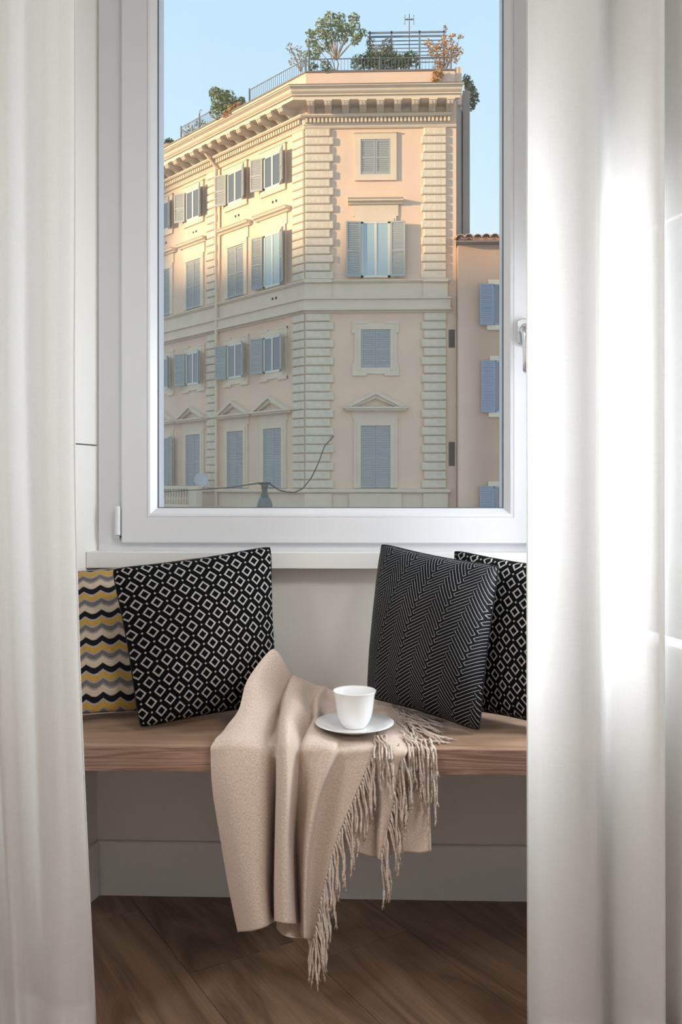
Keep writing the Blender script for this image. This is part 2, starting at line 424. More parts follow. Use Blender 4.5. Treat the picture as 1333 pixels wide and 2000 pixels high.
# ================================================================== THE ROOM
WY = 1.957                   # inner face of the wall under the window
XL, XR = -0.615, 0.440       # the two corners of the bay
TS = math.tan(R(15.3))
BAY = 1.137                  # where the bay meets the room
CEIL = 2.9
def xl(y): return XL - (WY - y) * TS
def xr(y): return XR + (WY - y) * TS
SILL_Z, WIN_TOP = 0.777, 2.36
def structure(o): o['kind'] = 'structure'; return o

# floor with oblique oak boards, each a piece of its own
fl = structure(MB().box(-2.6, 2.1, -2.6, 2.0, -0.08, -0.006).build('floor', 'floor_oak'))
def floor_planks():
    ang = R(-57)                        # boards run away to the left at an angle
    dirv = Vector((math.cos(ang), math.sin(ang))); nrm = Vector((-dirv.y, dirv.x))
    W = 0.224
    poly0 = [(-2.6, -2.6), (2.1, -2.6), (2.1, BAY), (xr(BAY), BAY), (XR, WY), (XL, WY), (xl(BAY), BAY), (-2.6, BAY)]
    # board layout near the bay, clipped to the convex bay + room rectangles
    def clip(poly, n, c):
        out = []
        for i in range(len(poly)):
            a, b = Vector(poly[i]), Vector(poly[(i + 1) % len(poly)])
            da, db = a.dot(n) - c, b.dot(n) - c
            if da <= 0: out.append(a)
            if (da < 0 < db) or (db < 0 < da): out.append(a + (b - a) * (da / (da - db)))
        return out
    zones = [[(-2.6, -2.6), (2.1, -2.6), (2.1, BAY), (-2.6, BAY)], [(xl(BAY), BAY), (xr(BAY), BAY), (XR, WY), (XL, WY)]]
    rnd = random.Random(3)
    g = 0.0006
    o0 = Vector((0.0, 1.953)).dot(nrm) - 0.008
    for zi, z in enumerate(zones):
        for k in range(-26, 27):
            lo, hi = o0 + k * W + g, o0 + (k + 1) * W - g
            strip = clip(clip(z, nrm, hi), -nrm, -lo)
            if len(strip) < 3: continue
            rk = random.Random(k + 100)
            start = -6 + rk.random() * 1.8; L = 1.9
            for j in range(8):
                a, b = start + j * L + g, start + (j + 1) * L - g
                pc = clip(clip(strip, dirv, b), -dirv, -a)
                if len(pc) < 3: continue
                area = abs(sum(pc[i].x * pc[(i + 1) % len(pc)].y - pc[(i + 1) % len(pc)].x * pc[i].y for i in range(len(pc)))) / 2
                if area < 1e-4: continue
                mw = Matrix.Translation((0, 0, 0)) @ Matrix.Rotation(ang, 4, 'Z')
                inv = Matrix.Rotation(-ang, 2)
                loc = [inv @ p for p in pc]
                MB().prism([(p.x, p.y) for p in loc], 'z', -0.006, 0.0).build('floor_board', 'floor_oak', fl, mw)
floor_planks()

structure(MB().box(-2.72, 2.22, -2.72, 2.3, CEIL, CEIL + 0.15).build('ceiling', 'ceiling_paint'))
# wall under and over the window
structure(MB().prism([(xl(WY) - .01, WY), (xr(WY) + .01, WY), (XR + .01, WY + .3), (XL - .01, WY + .3)], 'z', -0.08, SILL_Z - 0.035)
          .prism([(XL - .01, WY), (XR + .01, WY), (XR + .01, WY + .3), (XL - .01, WY + .3)], 'z', WIN_TOP, CEIL)
          .box(XL - .06, XL + .0035, WY, WY + .3, SILL_Z - .04, WIN_TOP).box(XR - .0035, XR + .06, WY, WY + .3, SILL_Z - .04, WIN_TOP).build('wall_back', 'wall_paint'))
# splayed bay walls.  local frame: u runs from the corner towards the room, n points out of the bay
SL = (WY - BAY) / math.cos(R(15.3))
def bay_frame(side):
    x0 = XL if side < 0 else XR
    u = Vector((side * math.sin(R(15.3)), -math.cos(R(15.3)), 0)); n = Vector((side * math.cos(R(15.3)), math.sin(R(15.3)), 0))
    if side > 0:   # keep it right handed
        mw = Matrix((( u.x, n.x, 0, x0), (u.y, n.y, 0, WY), (0, 0, 1, 0), (0, 0, 0, 1)))
    else:
        mw = Matrix((( u.x, n.x, 0, x0), (u.y, n.y, 0, WY), (0, 0, 1, 0), (0, 0, 0, 1)))
    return mw
BL_, BR_ = bay_frame(-1), bay_frame(1)
T = 0.14
SEAM = 1.015
wl = structure(MB().box(0.0, SL, 0.0, T, -0.08, SILL_Z - 0.035).build('wall_left', 'wall_paint', None, BL_))
MB().box(0.0, SL, 0.0, T, SILL_Z - 0.035, SEAM - 0.0015).build('panel', 'panel_paint', wl, BL_)
MB().box(0.0, SL, 0.0, T, SEAM + 0.0015, CEIL).build('panel', 'panel_paint', wl, BL_)
MB().box(0.0, SL, 0.006, T, SEAM - 0.003, SEAM + 0.003).build('panel_gap', 'gasket', wl, BL_)
W2A, W2B, W2Z0, W2Z1 = 0.06, 0.50, 0.53, WIN_TOP
BLIND_Z = 1.42
structure(MB().box(0.0, SL, 0.0, T, -0.08, W2Z0).box(0.0, SL, 0.0, T, W2Z1, CEIL).box(0.0, W2A, 0.0, T, W2Z0, W2Z1).box(W2B, SL, 0.0, T, W2Z0, W2Z1)
          .build('wall_right', 'wall_paint', None, BR_))
# the room round the camera
structure(MB().box(-2.72, xl(BAY) - 0.0, BAY, BAY + 0.14, -0.08, CEIL).build('wall_front_left', 'wall_paint'))
structure(MB().box(xr(BAY), 2.22, BAY, BAY + 0.14, -0.08, CEIL).build('wall_front_right', 'wall_paint'))
structure(MB().box(-2.72, -2.6, -2.72, BAY, -0.08, CEIL).build('wall_room_left', 'wall_paint'))
structure(MB().box(2.1, 2.22, -2.72, BAY, -0.08, CEIL).build('wall_room_right', 'wall_paint'))
structure(MB().box(-2.6, 2.1, -2.72, -2.6, -0.08, CEIL).build('wall_rear', 'wall_paint'))
# skirting
BH = 0.121
structure(MB().prism([(WY - .012, 0.0), (WY - .001, 0.0), (WY - .001, BH), (WY - .009, BH), (WY - .012, BH - .003)], 'x', XL + 0.002, XR - 0.002).build('baseboard_back', 'skirting_paint'))
structure(MB().prism([(-.012, 0.0), (-.001, 0.0), (-.001, BH), (-.009, BH), (-.012, BH - .003)], 'x', 0.013, SL).build('baseboard_left', 'skirting_paint', None, BL_))
structure(MB().prism([(-.012, 0.0), (-.001, 0.0), (-.001, BH), (-.009, BH), (-.012, BH - .003)], 'x', 0.013, SL).build('baseboard_right', 'skirting_paint', None, BR_))

# window sill
SF = 1.912
structure(MB().prism([(xl(SF) + .001, SF), (xr(SF) - .001, SF), (XR - .001, WY + .05), (XL + .001, WY + .05)], 'z', SILL_Z - 0.036, SILL_Z).build('trim_1', 'sill_white', bevel=0.0015))

# main window: fixed frame, opening sash with stepped profile, bead, gasket, pane, hinge, handle
def ring(mb, x0, x1, z0, z1, prof):
    """prof: list of (inset, y) swept round a rectangle (mitred)"""
    n = len(prof); vs = []; fs = []
    for (sx, sz) in ((0, 0), (1, 0), (1, 1), (0, 1)):
        for i, y in prof:
            vs.append((x0 + i if sx == 0 else x1 - i, y, z0 + i if sz == 0 else z1 - i))
    for c in range(4):
        for k in range(n):
            a, b = c * n + k, c * n + (k + 1) % n
            a2, b2 = ((c + 1) % 4) * n + k, ((c + 1) % 4) * n + (k + 1) % n
            fs.append((a, b, b2, a2))
    mb.add(vs, fs); return mb
FX0, FX1 = XL + 0.004, XR - 0.004
GX0, GX1, GZ0 = -0.477, 0.302, 0.8735
GZ1 = WIN_TOP - 0.135
win = thing('window_1', (0.5 * (FX0 + FX1), WY, SILL_Z), kind='structure')
ring(MB(), FX0, FX1, SILL_Z - 0.04, WIN_TOP, [(0, WY - 0.004), (0.060, WY - 0.004), (0.064, WY), (0.064, WY + 0.07), (0, WY + 0.07)]).build('frame', 'pvc_white', win, bevel=0.0008)
S = 0.079
ring(MB(), GX0 - S, GX1 + S, GZ0 - S, GZ1 + S,
     [(0.000, WY - 0.014), (0.003, WY - 0.0185), (0.058, WY - 0.0185), (0.0585, WY - 0.0170), (0.0600, WY - 0.0170), (0.0605, WY - 0.0185),
      (0.066, WY - 0.0175), (0.079, WY - 0.004), (0.079, WY + 0.06), (0.000, WY + 0.06)]).build('sash', 'pvc_white', win)
ring(MB(), GX0 - 0.001, GX1 + 0.001, GZ0 - 0.001, GZ1 + 0.001, [(0, WY - 0.002), (0.0028, WY - 0.002), (0.0028, WY + 0.004), (0, WY + 0.004)]).build('gasket', 'gasket', win)
MB().box(GX0, GX1, WY + 0.006, WY + 0.030, GZ0, GZ1).build('pane', 'pane_glass', win)
hx, _, hz = PY(229, 1020, WY - 0.02)
MB().lathe([(0.006, -0.029), (0.0062, -0.028), (0.0062, 0.034), (0.005, 0.036)], 16, (hx, WY - 0.016, hz)).build('hinge', 'pvc_white', win, smooth=False)
MB().box(hx - 0.005, hx + 0.005, WY - 0.016, WY - 0.004, hz - 0.036, hz - 0.031).box(hx + 0.001, hx + 0.005, WY - 0.018, WY - 0.008, hz - 0.042, hz - 0.031).build('hinge_pin', 'chrome', win)
# handle
hp = PY(1022, 650, WY - 0.0185)
hd = MB().prism([(hp.x + 0.0135 * math.cos(a) , hp.z + (0.017 if math.sin(a) > 0 else -0.017) + 0.0135 * math.sin(a)) for a in [2 * math.pi * i / 24 for i in range(24)]], 'y', WY - 0.029, WY - 0.0185).build('handle', 'chrome', win, bevel=0.0015)
MB().tube([(hp.x, WY - 0.027, hp.z + 0.004), (hp.x, WY - 0.045, hp.z + 0.004)], 0.009, 16).tube(
    [(hp.x, WY - 0.040, hp.z + 0.012), (hp.x, WY - 0.046, hp.z + 0.002), (hp.x + 0.0005, WY - 0.050, hp.z - 0.02), (hp.x + 0.001, WY - 0.050, hp.z - 0.06), (hp.x + 0.001, WY - 0.048, hp.z - 0.088), (hp.x + 0.001, WY - 0.046, hp.z - 0.093)],
    [0.007, 0.0095, 0.0078, 0.0074, 0.0066, 0.003], 12).build('lever', 'chrome', hd, smooth=True)
# side window in the right bay wall (lights the bay through the curtain)
w2 = thing('window_2', BR_ @ Vector((0.5 * (W2A + W2B), 0.05, W2Z0)), kind='structure')
ring(MB(), W2A + .002, W2B - .002, W2Z0 + .002, W2Z1 - .002, [(0, 0.02), (0.055, 0.02), (0.058, 0.025), (0.058, 0.09), (0, 0.09)]).build('frame', 'pvc_white', w2, BR_)
ring(MB(), W2A + .06, W2B - .06, W2Z0 + .06, W2Z1 - .06, [(0, 0.02), (0.030, 0.02), (0.036, 0.03), (0.036, 0.09), (0, 0.09)]).build('sash', 'pvc_white', w2, BR_)
MB().box(W2A + .095, W2B - .095, 0.05, 0.07, W2Z0 + .095, W2Z1 - .095).build('pane', 'pane_glass', w2, BR_)

rb = thing('added_blind', BR_ @ Vector((0.5 * (W2A + W2B), -.02, W2Z1)), 'unseen white blind added over the side window to block its upper light', 'blind')  # unseen blind, added to keep light off the upper curtain
MB().box(W2A + .02, W2B - .02, -.003, -.001, BLIND_Z, W2Z1 - .03).build('cloth', 'added_blind_cloth', rb, BR_)
MB().box(W2A + .02, W2B - .02, -.008, .004, BLIND_Z - .02, BLIND_Z).build('bottom_bar', 'pvc_white', rb, BR_)
MB().tube([(W2A + .02, -.03, W2Z1 - .02), (W2B - .02, -.03, W2Z1 - .02)], .028, 14).build('roller', 'pvc_white', rb, BR_)
dl = bpy.data.lights.new('side_window_fill', 'AREA'); dl.shape = 'RECTANGLE'; dl.size = W2B - W2A - .14; dl.size_y = BLIND_Z - W2Z0 - .10  # added fill light outside the pane, in place of daylight
dl.energy = SIDE_FILL_POWER; dl.color = (0.93, 0.97, 1.0)
dlo = bpy.data.objects.new('side_window_fill', dl); col.objects.link(dlo)
place(dlo, None, BR_ @ Matrix.Translation((0.5 * (W2A + W2B), 0.16, 0.5 * (W2Z0 + .10 + BLIND_Z))) @ Matrix.Rotation(R(-90), 4, 'X'))
# ceiling lamps added out of frame to fill the room with light
for i, (lx, ly) in enumerate(((-1.85, -0.5), (1.50, -0.5))):
    lt = thing('fill_lamp', (lx, ly, CEIL - 0.03), 'unseen square ceiling lamp added for fill near the %s room wall' % ('left', 'right')[i], 'lamp', 'added ceiling lamps')
    MB().box(lx - .42, lx + .42, ly - .42, ly + .42, CEIL - 0.03, CEIL - 0.001).build('housing', 'fill_lamp_housing', lt)
    MB().box(lx - .40, lx + .40, ly - .40, ly + .40, CEIL - 0.036, CEIL - 0.031).build('diffuser', 'fill_lamp_diffuser', lt)
    ld = bpy.data.lights.new('fill_lamp_light', 'AREA'); ld.shape = 'SQUARE'; ld.size = 0.78; ld.energy = FILL_LAMP_POWER; ld.color = (1.0, 0.975, 0.95)
    lo = bpy.data.objects.new('fill_lamp_light', ld); col.objects.link(lo); place(lo, lt, Matrix.Translation((lx, ly, CEIL - 0.045)))

# ------------------------------------------------------------------ bench
BF, BZ, BT = 1.566, 0.45, 0.045
bench = thing('bench', (0.5 * (XL + XR), 0.5 * (BF + WY), BZ - BT), 'oak window bench board spanning the bay under the window', 'bench')
MB().prism([(xl(BF + .004) + .002, BF + .004), (xr(BF + .004) - .002, BF + .004), (XR - .002, WY - .001), (XL + .002, WY - .001)], 'z', BZ - BT, BZ).build('seat_board', 'bench_oak', bench, bevel=0.001)
tag(MB().box(xl(BF) + .002, xr(BF) - .002, BF - 0.0, BF + .0038, BZ - BT, BZ).build('front_edge', 'bench_edge_oak', bench, bevel=0.0008), 'edge strip with dark horizontal grain lines')

# ------------------------------------------------------------------ curtains
def curtain(name, label, edge, cols, zt, zb, flare):
    """cols: (x at top, x at bottom, y) control columns; smooth between"""
    def cr(p0, p1, p2, p3, t):
        return 0.5 * ((2 * p1) + (-p0 + p2) * t + (2 * p0 - 5 * p1 + 4 * p2 - p3) * t * t + (-p0 + 3 * p1 - 3 * p2 + p3) * t ** 3)
    SUB, NR = 10, 36
    n = len(cols); pts = []
    for i in range(n - 1):
        for k in range(SUB):
            t = k / SUB
            q = [cols[max(0, min(n - 1, i + d))] for d in (-1, 0, 1, 2)]
            pts.append([cr(q[0][c], q[1][c], q[2][c], q[3][c], t) for c in range(3)])
    pts.append(list(cols[-1]))
    m = MB(); vs = []; fs = []
    for r in range(NR + 1):
        t = r / NR; z = zt + (zb - zt) * t
        for j, (x0, x1, y) in enumerate(pts):
            w = flare(t)
            x = x0 + (x1 - x0) * w
            yy = y + 0.006 * noise.noise(Vector((x * 9, z * 1.3, 4.0))) + 0.010 * noise.noise(Vector((x * 3, z * 0.8, 9.0)))
            vs.append((x, yy, z))
    P = len(pts)
    for r in range(NR):
        for j in range(P - 1):
            fs.append((r * P + j, r * P + j + 1, (r + 1) * P + j + 1, (r + 1) * P + j))
    m.add(vs, fs)
    root = thing(name, (sum(p[0] for p in pts) / P, sum(p[2] for p in pts) / P, zb), label, 'curtain')
    o = m.build('drape', 'sheer_fabric', root, smooth=True, recalc=False)
    # bottom hem: a second layer of the same cloth, 6 cm high, turned up behind
    h = MB(); vs = []; fs = []
    for r in range(3):
        z = zb + 0.065 * r / 2
        t = (z - zt) / (zb - zt)
        for j, (x0, x1, y) in enumerate(pts):
            x = x0 + (x1 - x0) * flare(t)
            yy = y + 0.006 * noise.noise(Vector((x * 9, z * 1.3, 4.0))) + 0.010 * noise.noise(Vector((x * 3, z * 0.8, 9.0)))
            vs.append((x, yy + 0.002, z))
    for r in range(2):
        for j in range(P - 1): fs.append((r * P + j, r * P + j + 1, (r + 1) * P + j + 1, (r + 1) * P + j))
    h.add(vs, fs); h.build('hem', 'sheer_fabric', root, smooth=True, recalc=False)
    # rolled side hem along the free edge
    e = []
    for r in range(NR + 1):
        t = r / NR; z = zt + (zb - zt) * t
        x0, x1, y = pts[edge]; x = x0 + (x1 - x0) * flare(t)
        yy = y + 0.006 * noise.noise(Vector((x * 9, z * 1.3, 4.0))) + 0.010 * noise.noise(Vector((x * 3, z * 0.8, 9.0)))
        e.append((x, yy, z))
    MB().tube(e, 0.0016, 5).build('side_hem', 'sheer_fabric', root, smooth=True)
    return root
CY = 1.42
def cx_(px): return PY(px, 952, CY).x
def c3(a, b, dy): return (cx_(a), cx_(b), CY + dy)
curtain('curtain', 'white sheer curtain hanging beside the zigzag cushion', -1,
        [c3(-176, -150, .02), c3(-150, -110, -.02), c3(-110, -70, .02), c3(-74, -36, -.015), c3(-44, -8, .018), c3(-16, 26, .002), c3(4, 44, .016), c3(28, 70, .010), c3(60, 100, -.012), c3(92, 130, -.022), c3(118, 156, -.010), c3(134, 172, .000), c3(141, 179, .010)],
        2.82, 0.006, lambda t: max(0, (t - 0.60) / 0.365) ** 1.6 if t > 0.6 else 0)
curtain('curtain', 'white sheer curtain glowing with daylight beside the black maze-patterned cushion', 0,
        [c3(1030, 1034, .012), c3(1050, 1053, -.018), c3(1090, 1092, -.030), c3(1135, 1135, -.022), c3(1168, 1166, .010), c3(1185, 1182, .042), c3(1208, 1204, .045), c3(1222, 1220, .010), c3(1236, 1238, -.010), c3(1262, 1264, -.024), c3(1284, 1292, -.030), c3(1290, 1300, .015), c3(1306, 1316, .035), c3(1330, 1335, -.010), c3(1356, 1358, -.030), c3(1378, 1378, .01)],
        2.82, 0.006, lambda t: t)

# ------------------------------------------------------------------ cushions
def cushion(name, label, TL, TR, BR, BL, T_, mat, uvrot=0, group=None, pinch=0.04, lift=0.0, size=None, back=0.36):
    n = 36
    ctr = (TL + TR + BR + BL) / 4
    eu = ((TR - TL) + (BR - BL)) / 2; ev = ((TL - BL) + (TR - BR)) / 2
    W, H = (eu.length, ev.length) if size is None else size
    nrm = eu.cross(ev).normalized()
    if nrm.y > 0: nrm = -nrm              # towards the room
    m = MB(); uvs = []
    def pt(u, v, side):
        # u, v in -1..1; edges drawn in between the corners, belly between
        rc = 1 - 0.028 * (u * u * v * v) ** 4
        uu = u * rc * (1 - pinch * (1 - v * v)); vv = v * rc * (1 - pinch * (1 - u * u))
        a, b = (uu + 1) / 2, (vv + 1) / 2
        p = (BL * (1 - a) + BR * a) * (1 - b) + (TL * (1 - a) + TR * a) * b
        e = max(0.0, (1 - abs(u) ** 2.0) * (1 - abs(v) ** 2.0))
        h = T_ * e ** 0.52 * (1 if side > 0 else back)
        wr = 0.004 * noise.noise(Vector((u * 3 + 5 * side, v * 3, T_ * 50))) * min(1, e * 4)
        return p + nrm * side * (h + wr) + Vector((0, 0, lift * (1 - v) / 2 * (1 - u * u)))
    idx = {}
    for side in (1, -1):
        for j in range(n + 1):
            for i in range(n + 1):
                if side == -1 and (i in (0, n) or j in (0, n)): idx[(side, i, j)] = idx[(1, i, j)]; continue
                # denser sampling near the borders
                u = math.sin((i / n - 0.5) * math.pi); v = math.sin((j / n - 0.5) * math.pi)
                u = 0.5 * u + 0.5 * (2 * i / n - 1); v = 0.5 * v + 0.5 * (2 * j / n - 1)
                m.v.append(tuple(pt(u, v, side))); idx[(side, i, j)] = len(m.v) - 1
                uvs.append((u * W / 2, v * H / 2))
    for side in (1, -1):
        for j in range(n):
            for i in range(n):
                q = [idx[(side, i, j)], idx[(side, i + 1, j)], idx[(side, i + 1, j + 1)], idx[(side, i, j + 1)]]
                m.f.append(tuple(q if side == 1 else q[::-1]))
    me = bpy.data.meshes.new(name); me.from_pydata(m.v, [], m.f)
    uvl = me.uv_layers.new(name='UVMap')
    for lp in me.loops: uvl.data[lp.index].uv = uvs[lp.vertex_index]
    for p in me.polygons: p.use_smooth = True
    me.materials.append(MATS[mat])
    root = thing(name, (ctr.x, ctr.y, BZ), label, 'cushion', group)
    inst('cover', me, root)
    # sewn seam round the border
    seam = [Vector(m.v[idx[(1, i, 0)]]) for i in range(0, n + 1)] + [Vector(m.v[idx[(1, n, j)]]) for j in range(1, n + 1)] + [Vector(m.v[idx[(1, i, n)]]) for i in range(n - 1, -1, -1)] + [Vector(m.v[idx[(1, 0, j)]]) for j in range(n - 1, -1, -1)]
    MB().tube(seam, 0.0016, 5, cap=False).build('seam', 'seam_' + mat.split('_')[0], root, smooth=True)
    print(name, mat, [round(x, 3) for x in ((TR - TL).length, (BR - BL).length, (TL - BL).length, (TR - BR).length)])
    return root
simple('seam_diamond', (0.02, 0.02, 0.02), 0.9); simple('seam_maze', (0.012, 0.012, 0.014), 0.9); simple('seam_zigzag', (0.42, 0.36, 0.29), 0.9)
cushion('cushion', 'zigzag striped cushion in ochre, grey, cream and black', PY(128, 1117, 1.885), PY(394, 1087, 1.90), PY(396, 1392, 1.83), PZ(134, 1399, BZ + .017), 0.040, 'zigzag_fabric', size=(0.36, 0.36))
cushion('cushion', 'black cushion with white squares, leaning in front of the zigzag cushion', PY(217, 1110, 1.752), PY(531, 1065, 1.835), PY(545, 1376, 1.825), PZ(272, 1424, BZ + .006), 0.088, 'diamond_fabric', group=None, size=(0.385, 0.385))
cushion('cushion', 'black cushion with white squares, tucked behind the black maze-patterned cushion', PY(886, 1073, 1.885), PY(1135, 1112, 1.71), PZ(1120, 1432, BZ + .006), PY(905, 1385, 1.82), 0.062, 'diamond_fabric', size=(0.385, 0.385))
cushion('cushion', 'black cushion woven with thin grey maze lines', PY(744, 1060, 1.845), PY(977, 1104, 1.715), PZ(938, 1430, BZ + .006), PY(716, 1362, 1.815), 0.090, 'maze_fabric', size=(0.36, 0.385))

# ------------------------------------------------------------------ throw
def catmull(ps, t):
    n = len(ps); x = t * (n - 1); i = min(int(x), n - 2); f = x - i
    p0, p1, p2, p3 = ps[max(i - 1, 0)], ps[i], ps[i + 1], ps[min(i + 2, n - 1)]
    return 0.5 * ((2 * p1) + (-p0 + p2) * f + (2 * p0 - 5 * p1 + 4 * p2 - p3) * f * f + (-p0 + 3 * p1 - 3 * p2 + p3) * f ** 3)
def sheet(rows, nu, nv):
    """rows of (px, py, Y) -> dense grid of points [nv+1][nu+1]"""
    K = [[PY(*p) for p in r] for r in rows]
    R_ = [[catmull(r, i / nu) for i in range(nu + 1)] for r in K]
    G = [[catmull([r[i] for r in R_], j / nv) for i in range(nu + 1)] for j in range(nv + 1)]
    for r in G:
        for p in r:
            w = noise.noise(Vector((p.x * 26, p.y * 20, p.z * 9)))
            p.y += 0.0022 * w
            if p.y > BF: p.z += 0.006 * max(0, noise.noise(Vector((p.x * 17 + 3, p.y * 24, 1.0))))
            # keep clear of the bench board
            if p.y > BF - 0.004 and p.z > BZ - 0.05 and p.z < BZ + 0.006: p.z = BZ + 0.006
            if p.y > BF - 0.006 and p.z < BZ: p.y = BF - 0.006
    return G
rowsA = [
    [(547, 1293, 1.80), (553, 1303, 1.84), (562, 1320, 1.87), (572, 1336, 1.88), (586, 1346, 1.885), (604, 1354, 1.885), (624, 1361, 1.885), (636, 1364, 1.885), (650, 1366, 1.885), (692, 1368, 1.885), (742, 1366, 1.885)],
    [(529, 1271, 1.745), (540, 1277, 1.755), (552, 1295, 1.77), (567, 1319, 1.80), (577, 1321, 1.805), (600, 1331, 1.83), (620, 1343, 1.85), (634, 1346, 1.855), (648, 1352, 1.87), (690, 1357, 1.875), (742, 1354, 1.875)],
    [(484, 1328, 1.685), (505, 1330, 1.69), (530, 1344, 1.72), (550, 1360, 1.755), (562, 1352, 1.735), (584, 1354, 1.745), (606, 1370, 1.785), (620, 1364, 1.77), (640, 1376, 1.80), (690, 1390, 1.80), (768, 1384, 1.80)],
    [(467, 1386, 1.645), (492, 1379, 1.65), (520, 1386, 1.665), (545, 1401, 1.70), (556, 1380, 1.655), (584, 1380, 1.655), (606, 1406, 1.695), (618, 1402, 1.675), (636, 1418, 1.685), (684, 1432, 1.66), (762, 1420, 1.68)],
    [(440, 1428, 1.600), (472, 1418, 1.60), (510, 1422, 1.605), (540, 1443, 1.618), (549, 1412, 1.585), (570, 1408, 1.585), (590, 1438, 1.615), (606, 1432, 1.595), (650, 1440, 1.600), (680, 1446, 1.60), (747, 1442, 1.605)],
    [(415, 1455, 1.556), (455, 1448, 1.546), (506, 1452, 1.546), (540, 1474, 1.559), (545, 1448, 1.530), (564, 1442, 1.518), (583, 1462, 1.553), (600, 1458, 1.545), (652, 1458, 1.538), (664, 1464, 1.553), (735, 1458, 1.552)],
    [(413, 1480, 1.552), (453, 1478, 1.532), (507, 1478, 1.528), (540, 1496, 1.559), (543, 1478, 1.518), (562, 1472, 1.498), (581, 1490, 1.552), (597, 1488, 1.544), (643, 1484, 1.520), (655, 1490, 1.548), (726, 1482, 1.544)],
    [(417, 1545, 1.550), (458, 1545, 1.518), (508, 1545, 1.514), (540, 1552, 1.560), (542, 1545, 1.510), (561, 1540, 1.486), (579, 1550, 1.552), (592, 1550, 1.544), (620, 1550, 1.508), (631, 1552, 1.546), (698, 1548, 1.540)],
    [(432, 1640, 1.550), (468, 1640, 1.508), (510, 1640, 1.505), (538, 1644, 1.566), (540, 1640, 1.506), (558, 1638, 1.480), (576, 1644, 1.556), (586, 1645, 1.546), (603, 1645, 1.502), (612, 1646, 1.545), (660, 1640, 1.536)],
    [(447, 1730, 1.552), (480, 1732, 1.504), (512, 1732, 1.502), (536, 1734, 1.570), (539, 1732, 1.504), (560, 1732, 1.476), (580, 1736, 1.556), (587, 1738, 1.546), (596, 1739, 1.504), (604, 1740, 1.540), (634, 1735, 1.532)],
    [(466, 1820, 1.552), (494, 1817, 1.504), (522, 1808, 1.502), (537, 1797, 1.570), (539, 1799, 1.504), (562, 1804, 1.474), (584, 1806, 1.552), (588, 1822, 1.546), (595, 1832, 1.506), (602, 1835, 1.538), (614, 1836, 1.530)],
]
rowsD = [
    [(540, 1765, 1.572), (554, 1765, 1.566), (570, 1765, 1.562), (590, 1765, 1.566)],
    [(541, 1795, 1.566), (554, 1797, 1.556), (572, 1797, 1.552), (596, 1795, 1.560)],
    [(541, 1812, 1.562), (554, 1826, 1.545), (574, 1832, 1.530), (604, 1833, 1.552)],
]
rowsB = [
    [(738, 1362, 1.86), (752, 1360, 1.87), (768, 1360, 1.87), (786, 1385, 1.80)],
    [(742, 1395, 1.77), (758, 1388, 1.78), (775, 1388, 1.78), (792, 1405, 1.74)],
    [(738, 1432, 1.64), (756, 1428, 1.65), (776, 1428, 1.65), (800, 1434, 1.645)],
    [(734, 1462, 1.555), (754, 1459, 1.552), (775, 1460, 1.552), (798, 1464, 1.555)],
    [(733, 1500, 1.552), (750, 1498, 1.540), (766, 1498, 1.540), (782, 1498, 1.550)],
    [(734, 1570, 1.554), (746, 1568, 1.540), (757, 1568, 1.540), (769, 1575, 1.550)],
    [(736, 1630, 1.556), (742, 1632, 1.542), (748, 1632, 1.542), (754, 1630, 1.550)],
    [(738, 1672, 1.556), (740, 1676, 1.545), (741, 1678, 1.545), (743, 1676, 1.550)],
]
rowsC = [
    [(640, 1458, 1.559), (690, 1458, 1.559), (735, 1458, 1.559), (780, 1458, 1.559), (815, 1459, 1.559), (838, 1460, 1.559)],
    [(640, 1500, 1.560), (690, 1500, 1.557), (735, 1500, 1.562), (780, 1500, 1.556), (816, 1500, 1.560), (839, 1500, 1.556)],
    [(645, 1590, 1.575), (690, 1590, 1.562), (735, 1590, 1.578), (782, 1590, 1.560), (818, 1590, 1.576), (840, 1590, 1.556)],
    [(650, 1666, 1.580), (692, 1664, 1.564), (735, 1663, 1.584), (784, 1664, 1.560), (820, 1656, 1.582), (842, 1663, 1.556)],
]
throw = thing('throw_blanket', (-0.08, 1.62, BZ), 'beige wool throw with fringed edge draped over the bench', 'blanket')
def sheet_mesh(name, G, thick=0.0035):
    nv, nu = len(G) - 1, len(G[0]) - 1
    vs = [p for r in G for p in r]
    fs = [(j * (nu + 1) + i, j * (nu + 1) + i + 1, (j + 1) * (nu + 1) + i + 1, (j + 1) * (nu + 1) + i) for j in range(nv) for i in range(nu)]
    me = bpy.data.meshes.new(name); me.from_pydata([tuple(v) for v in vs], [], fs)
    # uv from lengths along the cloth
    acc = []
    for j in range(nv + 1):
        row = []
        for i in range(nu + 1):
            u = 0 if i == 0 else row[-1][0] + (G[j][i] - G[j][i - 1]).length
            v = 0 if j == 0 else acc[j - 1][i][1] + (G[j][i] - G[j - 1][i]).length
            row.append((u, v))
        acc.append(row)
    flat = [q for r in acc for q in r]
    uvl = me.uv_layers.new(name='UVMap')
    for lp in me.loops: uvl.data[lp.index].uv = flat[lp.vertex_index]
    for p in me.polygons: p.use_smooth = True
    me.materials.append(MATS['throw_wool'])
    o = inst(name, me, throw)
    so = o.modifiers.new('solid', 'SOLIDIFY'); so.thickness = thick; so.offset = 0
    return o
GA = sheet(rowsA, 140, 130); GD = sheet(rowsD, 24, 16); GB = sheet(rowsB, 30, 80); GC = sheet(rowsC, 60, 30)
sheet_mesh('front_fold', GA); sheet_mesh('middle_fold', GB); sheet_mesh('back_fold', GC); sheet_mesh('inner_fold', GD)

